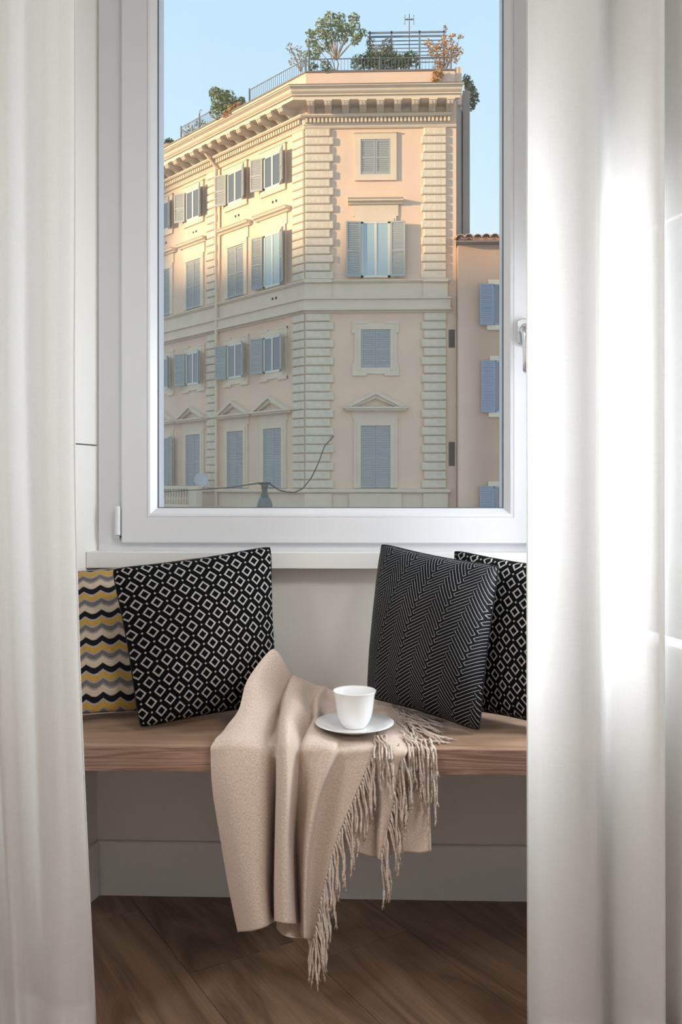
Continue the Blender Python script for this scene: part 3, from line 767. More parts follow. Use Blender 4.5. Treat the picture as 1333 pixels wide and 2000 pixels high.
def tassel(pts, r=0.0019):
    pts = [Vector(p) for p in pts]
    n = len(pts); rs = []
    for i in range(n):
        t = i / (n - 1)
        k = r * (1.0 + 0.22 * math.sin(i * 2.4))
        if t > 0.78: k = r * (1.55 if t < 0.86 else 1.0)
        rs.append(k)
    m = MB().tube(pts, rs, 5)
    e = pts[-1]; d = (pts[-1] - pts[-2]).normalized()
    for a in range(3):                                    # frayed strands below the knot
        q = e + d * random.uniform(.006, .012) + Vector((random.uniform(-.004, .004), random.uniform(-.003, .003), 0))
        m.tube([e - d * .002, q], [r * .55, r * .35], 3)
    m.build('tassel', 'fringe_wool', throw, smooth=True)
def hang(p, L, dx, dy=-0.004, n=11):
    out = []
    ph = random.random() * 6
    for i in range(n):
        t = i / (n - 1)
        s = 1 - (1 - t) ** 2
        out.append(p + Vector((dx * s + 0.0012 * math.sin(ph + t * 9), dy * s + 0.0008 * math.cos(ph + t * 8), -L * t + 0.003 * math.sin(t * 3.14))))
    return out
def edge_pts(G, z0, z1, k):
    e = [r[-1] for r in G]
    e = [p for p in e if z1 <= p.z <= z0]
    L = [0]
    for a, b_ in zip(e, e[1:]): L.append(L[-1] + (b_ - a).length)
    out = []
    for q in range(k):
        t = L[-1] * (q + 0.5) / k
        i = max(j for j in range(len(L)) if L[j] <= t); i = min(i, len(e) - 2)
        out.append(e[i].lerp(e[i + 1], (t - L[i]) / max(1e-6, L[i + 1] - L[i])))
    return out
for p in edge_pts(GA, BZ - 0.005, 0.0, 46):
    tassel(hang(p + Vector((-.001, -.003, .001)), random.uniform(.062, .090), random.uniform(.002, .016), random.uniform(-.010, -.002)))
for i in range(5):                                        # along the lowest corner
    j = len(GA[-1]) - 1 - i * 3
    tassel(hang(GA[-1][j] + Vector((0, 0, .003)), random.uniform(.062, .078), random.uniform(-.006, .004)))
for p in edge_pts(GB, BZ - 0.004, 0.0, 24):
    tassel(hang(p + Vector((-.001, -.004, .001)), random.uniform(.060, .095), random.uniform(.002, .018), random.uniform(-.014, -.004)))
# the bunched fringe on the bench: from the cloth edge, across the board, some over its front edge
def over_bench(root, ang, L, h, front=BF - 0.008):
    """lies on the board going in direction ang, drops over the front edge when it gets there"""
    p = Vector(root); out = [p.copy()]; n = 12; step = L / n
    d = Vector((math.cos(ang), math.sin(ang), 0)); wob = random.uniform(-.25, .25)
    for i in range(n):
        if p.y > front:
            d2 = Vector((d.x + 0.25 * math.sin(i * 1.3 + wob * 20), d.y, 0)).normalized()
            q = p + d2 * step
            q.z = max(BZ + 0.003 + h * (1 - (i + 1) / n), p.z - step * 0.8)
            if q.y <= front: q.z = min(q.z, BZ + 0.004)
        else:
            q = p + Vector((d.x * 0.18 * step, 0, -step)); q.y = front - h * 0.5 - 0.010 * math.sin(i * .7) ** 2
        out.append(q); p = q
    return out
eB = [r[-1] for r in GB]
eTop = [p for p in eB if p.z > BZ]
for k in range(44):
    t = random.random()
    p = eTop[int(t * (len(eTop) - 1))] + Vector((random.uniform(-.022, .006), random.uniform(-.01, .01), random.uniform(.002, .014)))
    front = random.random() < 0.62
    ang = R(random.uniform(-88, -52)) if front else R(random.uniform(-48, 2))
    tassel(over_bench(p, ang, random.uniform(.085, .150) if front else random.uniform(.06, .095), random.uniform(.002, .016)), 0.0018)
for k in range(12):                                       # fringe of the layer below, hanging over the front edge
    x = PY(random.uniform(790, 845), 1455, BF).x
    tassel(over_bench((x, BF + random.uniform(.01, .06), BZ + random.uniform(.006, .014)), R(random.uniform(-95, -70)), random.uniform(.10, .17), random.uniform(.004, .016)), 0.0019)
for k in range(8):                                        # beside the saucer, in front of the cloth edge
    x = PY(random.uniform(728, 752), 1450, BF).x
    tassel(over_bench((x, BF + random.uniform(.005, .035), BZ + random.uniform(.014, .020)), R(random.uniform(-95, -65)), random.uniform(.08, .13), random.uniform(.012, .020), BF - .026), 0.0019)

# ------------------------------------------------------------------ cup and saucer
cc = PZ(693, 1416, BZ + 0.024)
SZ = BZ + 0.0135
sau = thing('saucer', (cc.x, cc.y, SZ), 'white porcelain saucer under the cup, resting on the beige throw', 'saucer')
MB().lathe([(0.0, 0.004), (0.024, 0.004), (0.026, 0.0), (0.030, 0.0), (0.034, 0.004), (0.055, 0.0085), (0.0735, 0.0155), (0.0742, 0.0165), (0.0735, 0.0172), (0.055, 0.0112), (0.034, 0.0072), (0.022, 0.0066), (0.0, 0.0066)], 64,
           (cc.x, cc.y, SZ)).build('dish', 'porcelain', sau, smooth=True)
cup = thing('cup', (cc.x, cc.y, SZ + 0.007), 'white porcelain cup standing on the saucer', 'cup')
MB().lathe([(0.0, 0.002), (0.017, 0.002), (0.018, 0.0), (0.021, 0.0), (0.0225, 0.003), (0.0275, 0.010), (0.0325, 0.022), (0.0352, 0.036), (0.0366, 0.050), (0.0380, 0.060), (0.0402, 0.0675), (0.0406, 0.0684), (0.0400, 0.0688), (0.0370, 0.0640), (0.0350, 0.052), (0.0336, 0.036), (0.031, 0.022), (0.026, 0.011), (0.020, 0.006), (0.0, 0.005)], 64,
           (cc.x, cc.y, SZ + 0.007)).build('bowl', 'porcelain', cup, smooth=True)

# ================================================================== OUTSIDE
# ---- the corner palazzo.  facade frames: s runs to the left along the wall, d out of it
YF = 30.0
C0 = Vector((-2.17, YF)); XRT = 3.02; Q = 0.70711
def frame(ox, oy, s, n): return Matrix(((s[0], n[0], 0, ox), (s[1], n[1], 0, oy), (0, 0, 1, 0), (0, 0, 0, 1)))
FRONT = frame(0, YF, (-1, 0), (0, -1))
LEFT = frame(C0.x, C0.y, (-Q, Q), (-Q, -Q))
def at(fr, s, z, d=0.0): return fr @ Matrix.Translation((s, d, z))
GND = -7.5
structure(MB().box(-90, 60, 4, 90, GND - 0.3, GND).build('ground', 'street'))
pal = thing('palazzo', (0.4, YF, GND), 'tall peach corner palazzo with stone quoins and a deep bracketed cornice', 'building')
LS = 20.0
lend = C0 + Vector((-Q, Q)) * LS
foot = [(lend.x, lend.y), (C0.x, C0.y), (XRT, YF), (XRT, lend.y + 2), (lend.x + 2, lend.y + 2)]
MB().prism(foot, 'z', GND, 14.2).build('wall', 'stucco', pal)
tag(MB().prism([(XRT - .3, YF + .02), (XRT + .002, YF + .02), (3.44, YF + 1.5), (3.44, YF + 6), (2.7, YF + 6)], 'z', 8.0, 14.3).build('side_wall', 'shaded_wall', pal), 'side wall with its shade put into the dark brown colour')
# mouldings that run round the corner
t8 = math.tan(R(22.5))
def run(prof, name, mat, x_end=XRT, endk=0.0, smooth=False):
    path = [lend, C0, Vector((x_end, YF))]
    offs = [Vector((-Q, -Q)), Vector((-t8, -1)), Vector((endk, -1))]
    return MB().sweep(path, offs, prof).build(name, mat, pal)
XC = 2.70
run([(-.3, 13.28), (.06, 13.28), (.10, 13.33), (.10, 13.37), (-.3, 13.37)], 'architrave_moulding', 'stone')
run([(-.3, 13.37), (.12, 13.37), (.14, 13.40), (.14, 13.58), (-.3, 13.58)], 'dentil_bed', 'stone', XC, .4)
run([(-.3, 13.58), (.30, 13.58), (.36, 13.62), (.36, 13.66), (-.3, 13.66)], 'bed_moulding', 'stone', XC, .4)
run([(-.3, 13.66), (.18, 13.66), (.18, 13.96), (-.3, 13.96)], 'frieze', 'stone', XC, .4)
run([(-.3, 13.93), (.80, 13.93), (.80, 13.915), (.88, 13.915), (.88, 14.035), (.95, 14.035), (.95, 14.065), (.905, 14.075), (.905, 14.095), (.95, 14.11), (1.00, 14.15), (1.02, 14.19), (1.02, 14.205), (.985, 14.212), (1.03, 14.235), (1.08, 14.26), (1.12, 14.275), (1.12, 14.30), (-.3, 14.33)], 'cornice', 'stone', XC, .42)
run([(-.3, 14.34), (1.12, 14.305), (1.13, 14.315), (1.12, 14.335), (-.3, 14.37)], 'gutter', 'gutter_metal', XC, .42)
# dentils: too small to pick apart, one part
dm = MB()
def dent(fr, s0, s1):
    m = MB(); s = s0
    while s < s1:
        m.box(s, s + .075, 0.13, .25, 13.42, 13.565); s += .135
    for v in m.v:
        p = fr @ Vector(v); dm.v.append(tuple(p))
    k = len(dm.v) - len(m.v); dm.f += [tuple(i + k for i in f) for f in m.f]
dent(FRONT, -2.78, 2.18); dent(LEFT, 0.06, 19.5)
tag(dm.build('dentil_row', 'stone', pal), kind='stuff')
# modillions: scrolled brackets under the cornice, each its own part
mod_prof = [(0.16, 13.93), (0.84, 13.93), (0.85, 13.84), (0.80, 13.77), (0.72, 13.76), (0.60, 13.80), (0.45, 13.76), (0.30, 13.68), (0.16, 13.665)]
mm = MB().prism(mod_prof, 'x', -.115, .115).prism([(0.16, 13.928), (0.875, 13.928), (0.885, 13.87), (0.16, 13.87)], 'x', -.14, .14)
for dx in (-.05, .05): mm.prism([(p[0] + .012, p[1] - .012) for p in mod_prof], 'x', dx - .018, dx + .018)
mod_me = mm.mesh('modillion', 'stone')
for k in range(9): inst('modillion', mod_me, pal, at(FRONT, 2.17 - 0.22 - k * 0.588, 0))
for k in range(24): inst('modillion', mod_me, pal, at(LEFT, 0.36 + k * 0.60, 0))
mr_me = MB().lathe([(0.0, -.05), (.10, -.04), (.135, 0.0), (.10, .04), (0.0, .05)], 12).mesh('rosette', 'stone', smooth=True)
for k in range(24): inst('rosette', mr_me, pal, at(LEFT, 0.66 + k * 0.60, 13.90, 0.52))
# string course between the floors
run([(-.1, 6.93), (.05, 6.93), (.09, 6.98), (.20, 7.0), (.20, 7.05), (.13, 7.07), (.13, 7.36), (.20, 7.38), (.20, 7.44), (.06, 7.45), (-.1, 7.45)], 'string_course', 'stone', 2.76, .4)
run([(-.1, 7.45), (.045, 7.45), (.045, 7.95), (-.1, 7.95)], 'string_panel', 'stone', 2.72, .2)
run([(-.1, 7.95), (.09, 7.95), (.16, 8.01), (.16, 8.05), (-.1, 8.07)], 'string_moulding', 'stone', 2.76, .3)
for s0, s1 in ((-2.72, -1.88), (1.26, 2.19)): MB().box(s0, s1, 0.04, .10, 7.45, 7.95).box(s0 - .01, s1 + .01, .05, .20, 7.952, 8.068).build('string_pilaster', 'stone', pal, FRONT)
# base ledge and plinth
run([(-.1, .70), (.10, .70), (.20, .76), (.20, .84), (.12, .87), (-.1, .88)], 'base_moulding', 'stone', 2.76, .3)
run([(-.1, GND), (.06, GND), (.06, .70), (-.1, .70)], 'plinth', 'stone', 2.72, .2)
for s0, s1 in ((-2.72, -1.88), (1.26, 2.19), (-1.14, .66)): MB().box(s0, s1, 0.05, .15, GND, .705).build('plinth_pier', 'stone', pal, FRONT)
# quoins
def quoin_mesh(w): return MB().frustum(0, w, -.02, .095, .012, .288, .032).mesh('quoin_block', 'stone_block')
ql, qs, qc, qf = quoin_mesh(.98), quoin_mesh(.86), quoin_mesh(.62), quoin_mesh(.78)
def quoin_run(z0, z1, low):
    n = int(round((z1 - z0) / 0.2965)); hgt = (z1 - z0) / n
    for k in range(n):
        z = z0 + k * hgt; sz = Matrix.Diagonal((1, 1, hgt / 0.3, 1))
        wide = k % 2 == 0
        w = .98 if wide else .86
        inst('quoin_block', ql if wide else qs, pal, at(FRONT, 2.17 - w, z) @ sz)
        w = .86 if wide else .78
        inst('quoin_block', qs if wide else qf, pal, at(FRONT, -2.68, z) @ sz)
        inst('quoin_block', qc, pal, at(LEFT, 0.02, z) @ sz)
        inst('quoin_block', qc, pal, at(LEFT, 5.32 if wide else 5.24, z) @ sz)
quoin_run(8.07, 13.28, False); quoin_run(.88, 6.93, True)
# downpipe on the left facade
pp = [LEFT @ Vector((5.10, .16, z)) for z in (13.4, 8.2, 8.05, 6.9, .9, GND)]
pp[0] = LEFT @ Vector((5.35, 1.05, 14.30)); pp.insert(1, LEFT @ Vector((5.10, .18, 13.3)))
MB().tube(pp, .06, 8).build('downpipe', 'stone', pal)

# ---- windows of the palazzo: surround (part) > shutters, panes, sashes, hood (sub-parts)
def shutter_mesh(name, w, h, mat):
    """leaf hinged at x=0, extends to +w, thickness in y, slats"""
    m = MB(); t = .045; b = .055
    m.box(0, b, 0, t, 0, h).box(w - b, w, 0, t, 0, h).box(b, w - b, 0, t, 0, b * 1.3).box(b, w - b, 0, t, h - b, h).box(b, w - b, 0, t, h * .45, h * .45 + b)
    z = b * 1.3 + .01
    while z < h - b - .04:
        if abs(z + .02 - h * .45 - b / 2) > b * .6:
            m.add([(b, .004, z + .045), (w - b, .004, z + .045), (w - b, .012, z + .055), (b, .012, z + .055), (b, .034, z - .006), (w - b, .034, z - .006), (w - b, .042, z + .004), (b, .042, z + .004)],
                  [(0, 1, 2, 3), (4, 5, 6, 7), (0, 1, 5, 4), (3, 2, 6, 7), (0, 3, 7, 4), (1, 2, 6, 5)])
        z += .062
    m.box(b, w - b, .021, .025, b, h - b)
    return m.mesh(name, mat)
OW = 1.02
KIND = {'attic': (11.69, 12.89), 'hood': (8.13, 10.05), 'eared': (5.05, 6.35), 'pediment': (.90, 3.04)}
SH, SHB, PANE, SASH, SUR, EXTRA, SILL = {}, {}, {}, {}, {}, {}, {}
for k, (z0, z1) in KIND.items():
    h = z1 - z0; w2_ = OW / 2
    SH[k] = shutter_mesh('shutter_leaf', w2_ - .005, h - .02, 'shutter_paint')
    PANE[k] = MB().box(-w2_ + .09, -.04, -.115, -.105, .08, h - .06).mesh('pane', 'far_glass'), MB().box(.04, w2_ - .09, -.115, -.105, .08, h - .06).mesh('pane', 'far_glass')
    m = MB().box(-w2_, -w2_ + .09, -.16, -.09, 0, h).box(w2_ - .09, w2_, -.16, -.09, 0, h).box(-.04, .04, -.16, -.085, 0, h).box(-w2_, w2_, -.16, -.09, h - .06, h).box(-w2_, w2_, -.16, -.09, 0, .08)
    SASH[k] = m.mesh('sash', 'sash_paint')
    m = MB()
    if k == 'attic':
        e = .21
        for a, dd in ((e, .07), (e - .05, .055), (.12, .04)):
            m.box(-w2_ - a, -w2_, -.02, dd, -e, h + e).box(w2_, w2_ + a, -.02, dd, -e, h + e).box(-w2_, w2_, -.02, dd, h, h + a).box(-w2_, w2_, -.02, dd, -a, 0)
        m.box(-w2_ - e - .03, w2_ + e + .03, -.02, .10, h + e, h + e + .05)
    elif k == 'hood':
        e = .20
        m.box(-w2_ - e, -w2_, -.02, .06, 0, h + e).box(w2_, w2_ + e, -.02, .06, 0, h + e).box(-w2_, w2_, -.02, .06, h, h + e).box(-w2_ - .12, w2_ + .12, -.02, .075, h, h + .12)
        m.box(-w2_ - .27, w2_ + .27, -.02, .04, h + e, h + .62)
    elif k == 'eared':
        e = .22
        m.box(-w2_ - e, -w2_, -.02, .05, -.25, h + .25).box(w2_, w2_ + e, -.02, .05, -.25, h + .25).box(-w2_, w2_, -.02, .05, h, h + .22).box(-w2_, w2_, -.02, .05, -.22, 0)
        m.box(-w2_ - .1, -w2_, -.02, .07, -.1, h + .1).box(w2_, w2_ + .1, -.02, .07, -.1, h + .1).box(-w2_, w2_, -.02, .07, h, h + .1)
        for sx in (-1, 1):
            m.box(min(sx * (w2_ + .20), sx * (w2_ + .29)), max(sx * (w2_ + .20), sx * (w2_ + .29)), -.02, .06, h - .12, h + .27)
            m.box(min(sx * (w2_ + .20), sx * (w2_ + .29)), max(sx * (w2_ + .20), sx * (w2_ + .29)), -.02, .06, -.27, .12)
            m.box(min(sx * .30, sx * (w2_ + .29)), max(sx * .30, sx * (w2_ + .29)), -.02, .065, h + .20, h + .28)
            m.box(min(sx * .30, sx * (w2_ + .29)), max(sx * .30, sx * (w2_ + .29)), -.02, .065, -.29, -.20)
    else:
        e = .24
        m.box(-w2_ - e, -w2_, -.02, .06, 0, h + e).box(w2_, w2_ + e, -.02, .06, 0, h + e).box(-w2_, w2_, -.02, .06, h, h + e)
        m.box(-w2_ - .13, -w2_, -.02, .085, 0, h + .13).box(w2_, w2_ + .13, -.02, .085, 0, h + .13).box(-w2_, w2_, -.02, .085, h, h + .13)
        m.box(-w2_ - .30, w2_ + .30, -.02, .035, h + e, h + .52)
    SUR[k] = m.mesh('window_surround', 'stone')
    if k == 'hood':
        EXTRA[k] = ('hood', MB().prism([(-.02, h + .60), (.10, h + .60), (.14, h + .65), (.24, h + .68), (.24, h + .72), (.30, h + .77), (-.02, h + .80)], 'x', -w2_ - .44, w2_ + .44).mesh('hood', 'stone'))
    if k == 'pediment':
        W_ = w2_ + .60; zb = h + .52; za = h + 1.16; m = MB()
        m.box(-W_ + .06, W_ - .06, -.02, .22, zb - .01, zb + .06).box(-W_, W_, -.02, .30, zb + .06, zb + .12)
        sl = (za - zb - .12) / W_
        for sx in (-1, 1):
            for y1, off, th in ((.30, 0, .075), (.20, -.10, .10)):
                m.prism([(sx * W_ * (1 if y1 > .25 else .88), zb + .10 if y1 > .25 else zb + .09), (0, za + off), (0, za + off - th * 1.3), (sx * (W_ - .24) * (1 if y1 > .25 else .85), zb + .10)], 'y', -.02, y1)
        m.prism([(-W_ + .2, zb + .1), (W_ - .2, zb + .1), (0, za - .2)], 'y', -.02, .05)
        EXTRA[k] = ('pediment', m.mesh('pediment', 'stone'))
dark_back = {k: MB().box(-OW / 2, OW / 2, -.02, .004, 0, KIND[k][1] - KIND[k][0]).mesh('reveal', 'dark_opening') for k in KIND}
vent_me = MB().prism([(.05 * math.cos(a), .05 * math.sin(a)) for a in [i * math.pi / 5 for i in range(10)]], 'y', -.01, .012).mesh('vent_hole', 'dark_opening')
def pal_window(fr, s, kind, openness, pale_panes=False, angles=(18, 18)):
    z0, z1 = KIND[kind]; h = z1 - z0; w2_ = OW / 2
    mw = at(fr, s, z0)
    su = inst('window', SUR[kind], pal, mw)
    if openness:
        # the opening itself: sashes and panes set on a dark reveal, all inside the thickness of the surround
        sh_ = Matrix.Translation((0, .165, 0))
        inst('reveal', dark_back[kind], su, mw)
        inst('sash', SASH[kind], su, mw @ sh_)
        for pm in PANE[kind]:
            o = inst('pane', pm, su, mw @ sh_)
            if pale_panes:
                o.data = o.data.copy(); o.data.materials[0] = MATS['far_glass_pale']
        for sx in (1, -1):
            a = R(angles[0 if sx > 0 else 1])
            # leaf folded back against the wall
            hinge = mw @ Matrix.Translation((sx * (w2_ + .005), .10, .01))
            if sx > 0: inst('shutter_leaf', SH[kind], su, hinge @ Matrix.Rotation(a, 4, 'Z'))
            else: inst('shutter_leaf', SH[kind], su, hinge @ Matrix.Rotation(math.pi - a, 4, 'Z') @ Matrix.Translation((0, -.045, 0)))
    else:
        inst('reveal', dark_back[kind], su, mw)
        inst('shutter_leaf', SH[kind], su, mw @ Matrix.Translation((-w2_, .008, .01)))
        inst('shutter_leaf', SH[kind], su, mw @ Matrix.Translation((.005, .008, .01)))
    if kind in EXTRA: inst(EXTRA[kind][0], EXTRA[kind][1], su, mw)
    return su
pal_window(FRONT, -.25, 'attic', False); pal_window(FRONT, -.25, 'hood', True, True, (8, 8))
pal_window(FRONT, -.25, 'eared', False); pal_window(FRONT, -.25, 'pediment', False)
for i, s in enumerate((1.75, 4.0, 6.85, 9.1, 12.0, 14.3)):
    pal_window(LEFT, s, 'attic', True, False, (22, 30))
    pal_window(LEFT, s, 'hood', i == 0, i == 0, (14, 30))
    pal_window(LEFT, s, 'eared', True, False, (20, 38))
    pal_window(LEFT, s, 'pediment', i == 3, False, (16, 16))
    for dx in (-.10, .10): inst('vent_hole', vent_me, pal, at(LEFT, s - .05 + dx, 11.20))
for dx in (-.10, .10): inst('vent_hole', vent_me, pal, at(LEFT, 1.65 + dx, 7.70, .05))
# narrow slits beside the right quoins
for z0, z1 in ((5.72, 6.34), (1.66, 2.48)):
    MB().box(-2.97, -2.76, -.03, .012, z0, z1).build('slit_window', 'dark_opening', pal, FRONT)
    for a0, a1, b0, b1 in ((-2.985, -2.97, z0, z1), (-2.76, -2.745, z0, z1), (-2.985, -2.745, z1, z1 + .015), (-2.985, -2.745, z0 - .015, z0)):
        pass
# parapet of the roof terrace
MB().sweep([C0 + Vector((-Q, Q)) * 9.2, C0, Vector((2.98, YF))], [Vector((-Q, -Q)), Vector((-t8, -1)), Vector((0, -1))], [(-.35, 14.2), (-.02, 14.2), (-.02, 15.24), (-.35, 15.24)]).build('parapet', 'stucco', pal)
MB().sweep([C0 + Vector((-Q, Q)) * 9.22, C0, Vector((3.0, YF))], [Vector((-Q, -Q)), Vector((-t8, -1)), Vector((0, -1))], [(-.38, 15.24), (.01, 15.24), (.01, 15.29), (-.38, 15.29)]).build('parapet_coping', 'gutter_metal', pal)
MB().box(3.0, 3.24, YF + .3, YF + .7, 14.2, 15.5).build('corner_pier', 'stucco', pal)
MB().box(3.36, 3.60, YF + 1.0, YF + 1.6, 9.3, 15.0).build('shaded_pilaster', 'shaded_wall', pal)  # side pilaster in shade; the dark colour carries that shade
# balcony with balusters low on the left facade
MB().box(4.8, 15.0, 0.0, 1.25, .02, .20).build('balcony_slab', 'stone', pal, LEFT)
MB().box(4.8, 15.0, 1.0, 1.22, .86, .98).box(4.8, 15.0, 1.02, 1.20, .20, .27).build('balcony_rail', 'stone', pal, LEFT)
bal_me = MB().lathe([(.05, .27), (.05, .31), (.03, .34), (.065, .44), (.07, .50), (.03, .66), (.045, .74), (.03, .80), (.05, .84), (.05, .86)], 8).mesh('baluster', 'stone', smooth=True)
for k in range(30):
    s = 5.55 + k * .19
    if 8.05 < s < 8.55 or 10.4 < s < 10.9: continue
    inst('baluster', bal_me, pal, at(LEFT, s, 0, 1.11))
for s0 in (4.85, 8.1, 10.45, 12.6): MB().box(s0, s0 + .5, .98, 1.24, .20, .86).build('balcony_pier', 'stone', pal, LEFT)

# ---- ochre house with a tiled eave beside the palazzo
YH = 29.5
tw = thing('town_house', (5.5, YH, GND), 'low ochre house with a clay tiled eave, against the palazzo', 'building')
MB().prism([(3.03, YH), (9.0, YH), (9.0, 36.6), (3.5, 36.6), (3.5, 31.5), (3.03, 29.98)], 'z', GND, 9.12).build('wall', 'ochre_stucco', tw)
MB().prism([(2.95, YH - .38), (9.2, YH - .38), (9.2, 36.8), (3.52, 36.8), (3.52, 31.6), (3.06, YH + .2)], 'z', 9.10, 9.16).build('eave_board', 'gutter_metal', tw)
MB().prism([(YH - .36, 9.165), (YH + .2, 9.165), (YH + 4, 10.1), (YH + 4, 10.16), (YH - .36, 9.24)], 'x', 3.5, 9.1).build('roof_bed', 'terracotta', tw)
tile_me = MB().sweep([Vector((0, 0)), Vector((0, 1.0))], [Vector((1, 0))] * 2, [(.145 * math.cos(a), .125 * math.sin(a)) for a in [math.pi * i / 8 for i in range(9)]] + [(.12 * math.cos(a), .10 * math.sin(a)) for a in [math.pi * (8 - i) / 8 for i in range(9)]]).mesh('roof_tile', 'tile_clay')
rt = random.Random(4)
tilt = Matrix.Rotation(math.atan2(.88, 3.9), 4, 'X')
for c in range(20):
    for r in range(3):
        mw = Matrix.Translation((3.07 + c * .285, YH - .44 + r * .80, 9.23 + r * .185 + rt.uniform(-.006, .01))) @ tilt @ Matrix.Rotation(R(rt.uniform(-2, 2)), 4, 'Z')
        inst('roof_tile', tile_me, tw, mw)
pan_me = MB().sweep([Vector((0, 0)), Vector((0, 1.0))], [Vector((1, 0))] * 2, [(.12 * math.cos(a), -.07 * math.sin(a)) for a in [math.pi * i / 6 for i in range(7)]] + [(.10 * math.cos(a), -.05 * math.sin(a)) for a in [math.pi * (6 - i) / 6 for i in range(7)]]).mesh('pan_tile', 'terracotta')
for c in range(20):
    for r in range(3): inst('pan_tile', pan_me, tw, Matrix.Translation((3.21 + c * .285, YH - .42 + r * .80, 9.25 + r * .185)) @ tilt)
HOUSE = frame(0, YH, (-1, 0), (0, -1))
SHH = {}
for key, h in (('a', 1.38), ('b', 1.74)):
    SHH[key] = shutter_mesh('shutter_leaf', .46, h, 'shutter_blue')
for key, zc, xs in (('a', 6.38, 4.70), ('b', 3.45, 4.75), ('b', -.78, 4.70), ('a', 6.38, 7.3), ('b', 3.45, 7.3)):
    h = {'a': 1.38, 'b': 1.74}[key]
    m = MB()
    m.box(-.66, -.50, -.02, .05, -.14, h + .16).box(.50, .66, -.02, .05, -.14, h + .16).box(-.5, .5, -.02, .05, h, h + .16).box(-.70, .70, -.02, .09, -.16, 0)
    mw = at(HOUSE, -xs, zc)
    su = m.build('window', 'stone', tw, mw)
    MB().box(-.5, .5, -.02, .006, 0, h).build('reveal', 'dark_opening', su, mw)
    MB().box(-.5, -.44, 0, .04, 0, h).box(.44, .5, 0, .04, 0, h).box(-.03, .03, 0, .04, 0, h).box(-.5, .5, 0, .04, h - .06, h).box(-.5, .5, 0, .04, 0, .06).build('sash', 'shutter_blue', su, mw)
    for a0, a1 in ((-.44, -.03), (.03, .44)): MB().box(a0, a1, .01, .016, .06, h - .06).build('pane', 'far_glass', su, mw)
    inst('shutter_leaf', SHH[key], su, mw @ Matrix.Translation((.50, .075, 0)) @ Matrix.Rotation(R(5), 4, 'Z'))
    inst('shutter_leaf', SHH[key], su, mw @ Matrix.Translation((-.50, .075, 0)) @ Matrix.Rotation(R(175), 4, 'Z') @ Matrix.Translation((0, -.045, 0)))

# ---- the palazzo across the square whose roofline shades the lower floors
OC = Vector((SUN_T.x, SUN_T.y)).normalized(); OP = Vector((-OC.y, OC.x))
def oc(a, h): p = OC * a + OP * h; return (p.x, p.y)
opp = thing('opposite_building', (*oc(-84, 35), GND), 'flat roofed building across the square with a taller block at one end', 'building')
MB().prism([oc(-80, -4), oc(-80, 36.4), oc(-92, 36.4), oc(-92, -4)], 'z', GND, 22.6).build('low_block', 'stucco', opp)
MB().prism([oc(-80, 36.42), oc(-80, 62), oc(-92, 62), oc(-92, 36.42)], 'z', GND, 27.2).build('tall_block', 'stucco', opp)

# ---- roof terrace
def on_left(s, d, z): return LEFT @ Vector((s, d, z))
def railing(a, b, hgt, label):
    a, b = Vector(a), Vector(b); L = (b - a).length; e = (b - a) / L; up = Vector((0, 0, 1))
    root = thing('terrace_railing', (a + b) / 2, label, 'railing')
    MB().tube([a + up * hgt, b + up * hgt], .018, 6).tube([a + up * .06, b + up * .06], .012, 6).build('rail', 'iron', root)
    n = max(1, int(L / 1.9))
    for k in range(n + 1):
        p = a + e * (L * k / n)
        MB().tube([p, p + up * (hgt + .06)], .026, 6).build('post', 'iron', root)
    m = MB(); nb = int(L / .115)
    for k in range(nb):
        p = a + e * (L * (k + .5) / nb); m.tube([p + up * .06, p + up * hgt], .009, 4, cap=False)
    tag(m.build('bars', 'iron', root), kind='stuff')
    return root
railing((-2.05, YF + .12, 15.29), (2.85, YF + .12, 15.29), .47, 'iron railing along the parapet in front of the pergola')
railing(on_left(.12, -.12, 15.29), on_left(3.35, -.12, 15.29), .50, 'iron railing sloping away from the terrace corner to the roof shrub')
railing(on_left(5.0, -.12, 15.29), on_left(8.0, -.12, 15.29), .50, 'iron railing between the roof shrub and the clipped potted bush')
def pole(p, h, label, hook):
    root = thing('terrace_pole', p, label, 'pole'); p = Vector(p)
    MB().tube([p, p + Vector((0, 0, h))], .03, 8).build('shaft', 'iron', root)
    e = p + Vector((0, 0, h))
    MB().tube([e - Vector((0, 0, .1)), e + Vector((.02, 0, .12)), e + Vector((.07, 0, .16)), e + Vector((.12, 0, .12))], .014, 6).build('hook', 'iron', root)
pole((-2.08, YF + .30, 15.24), 1.30, 'thin hooked iron pole at the terrace corner beside the roof tree', True)
pole(on_left(7.15, -.45, 14.25), 1.95, 'thin hooked iron pole near the clipped potted bush', True)

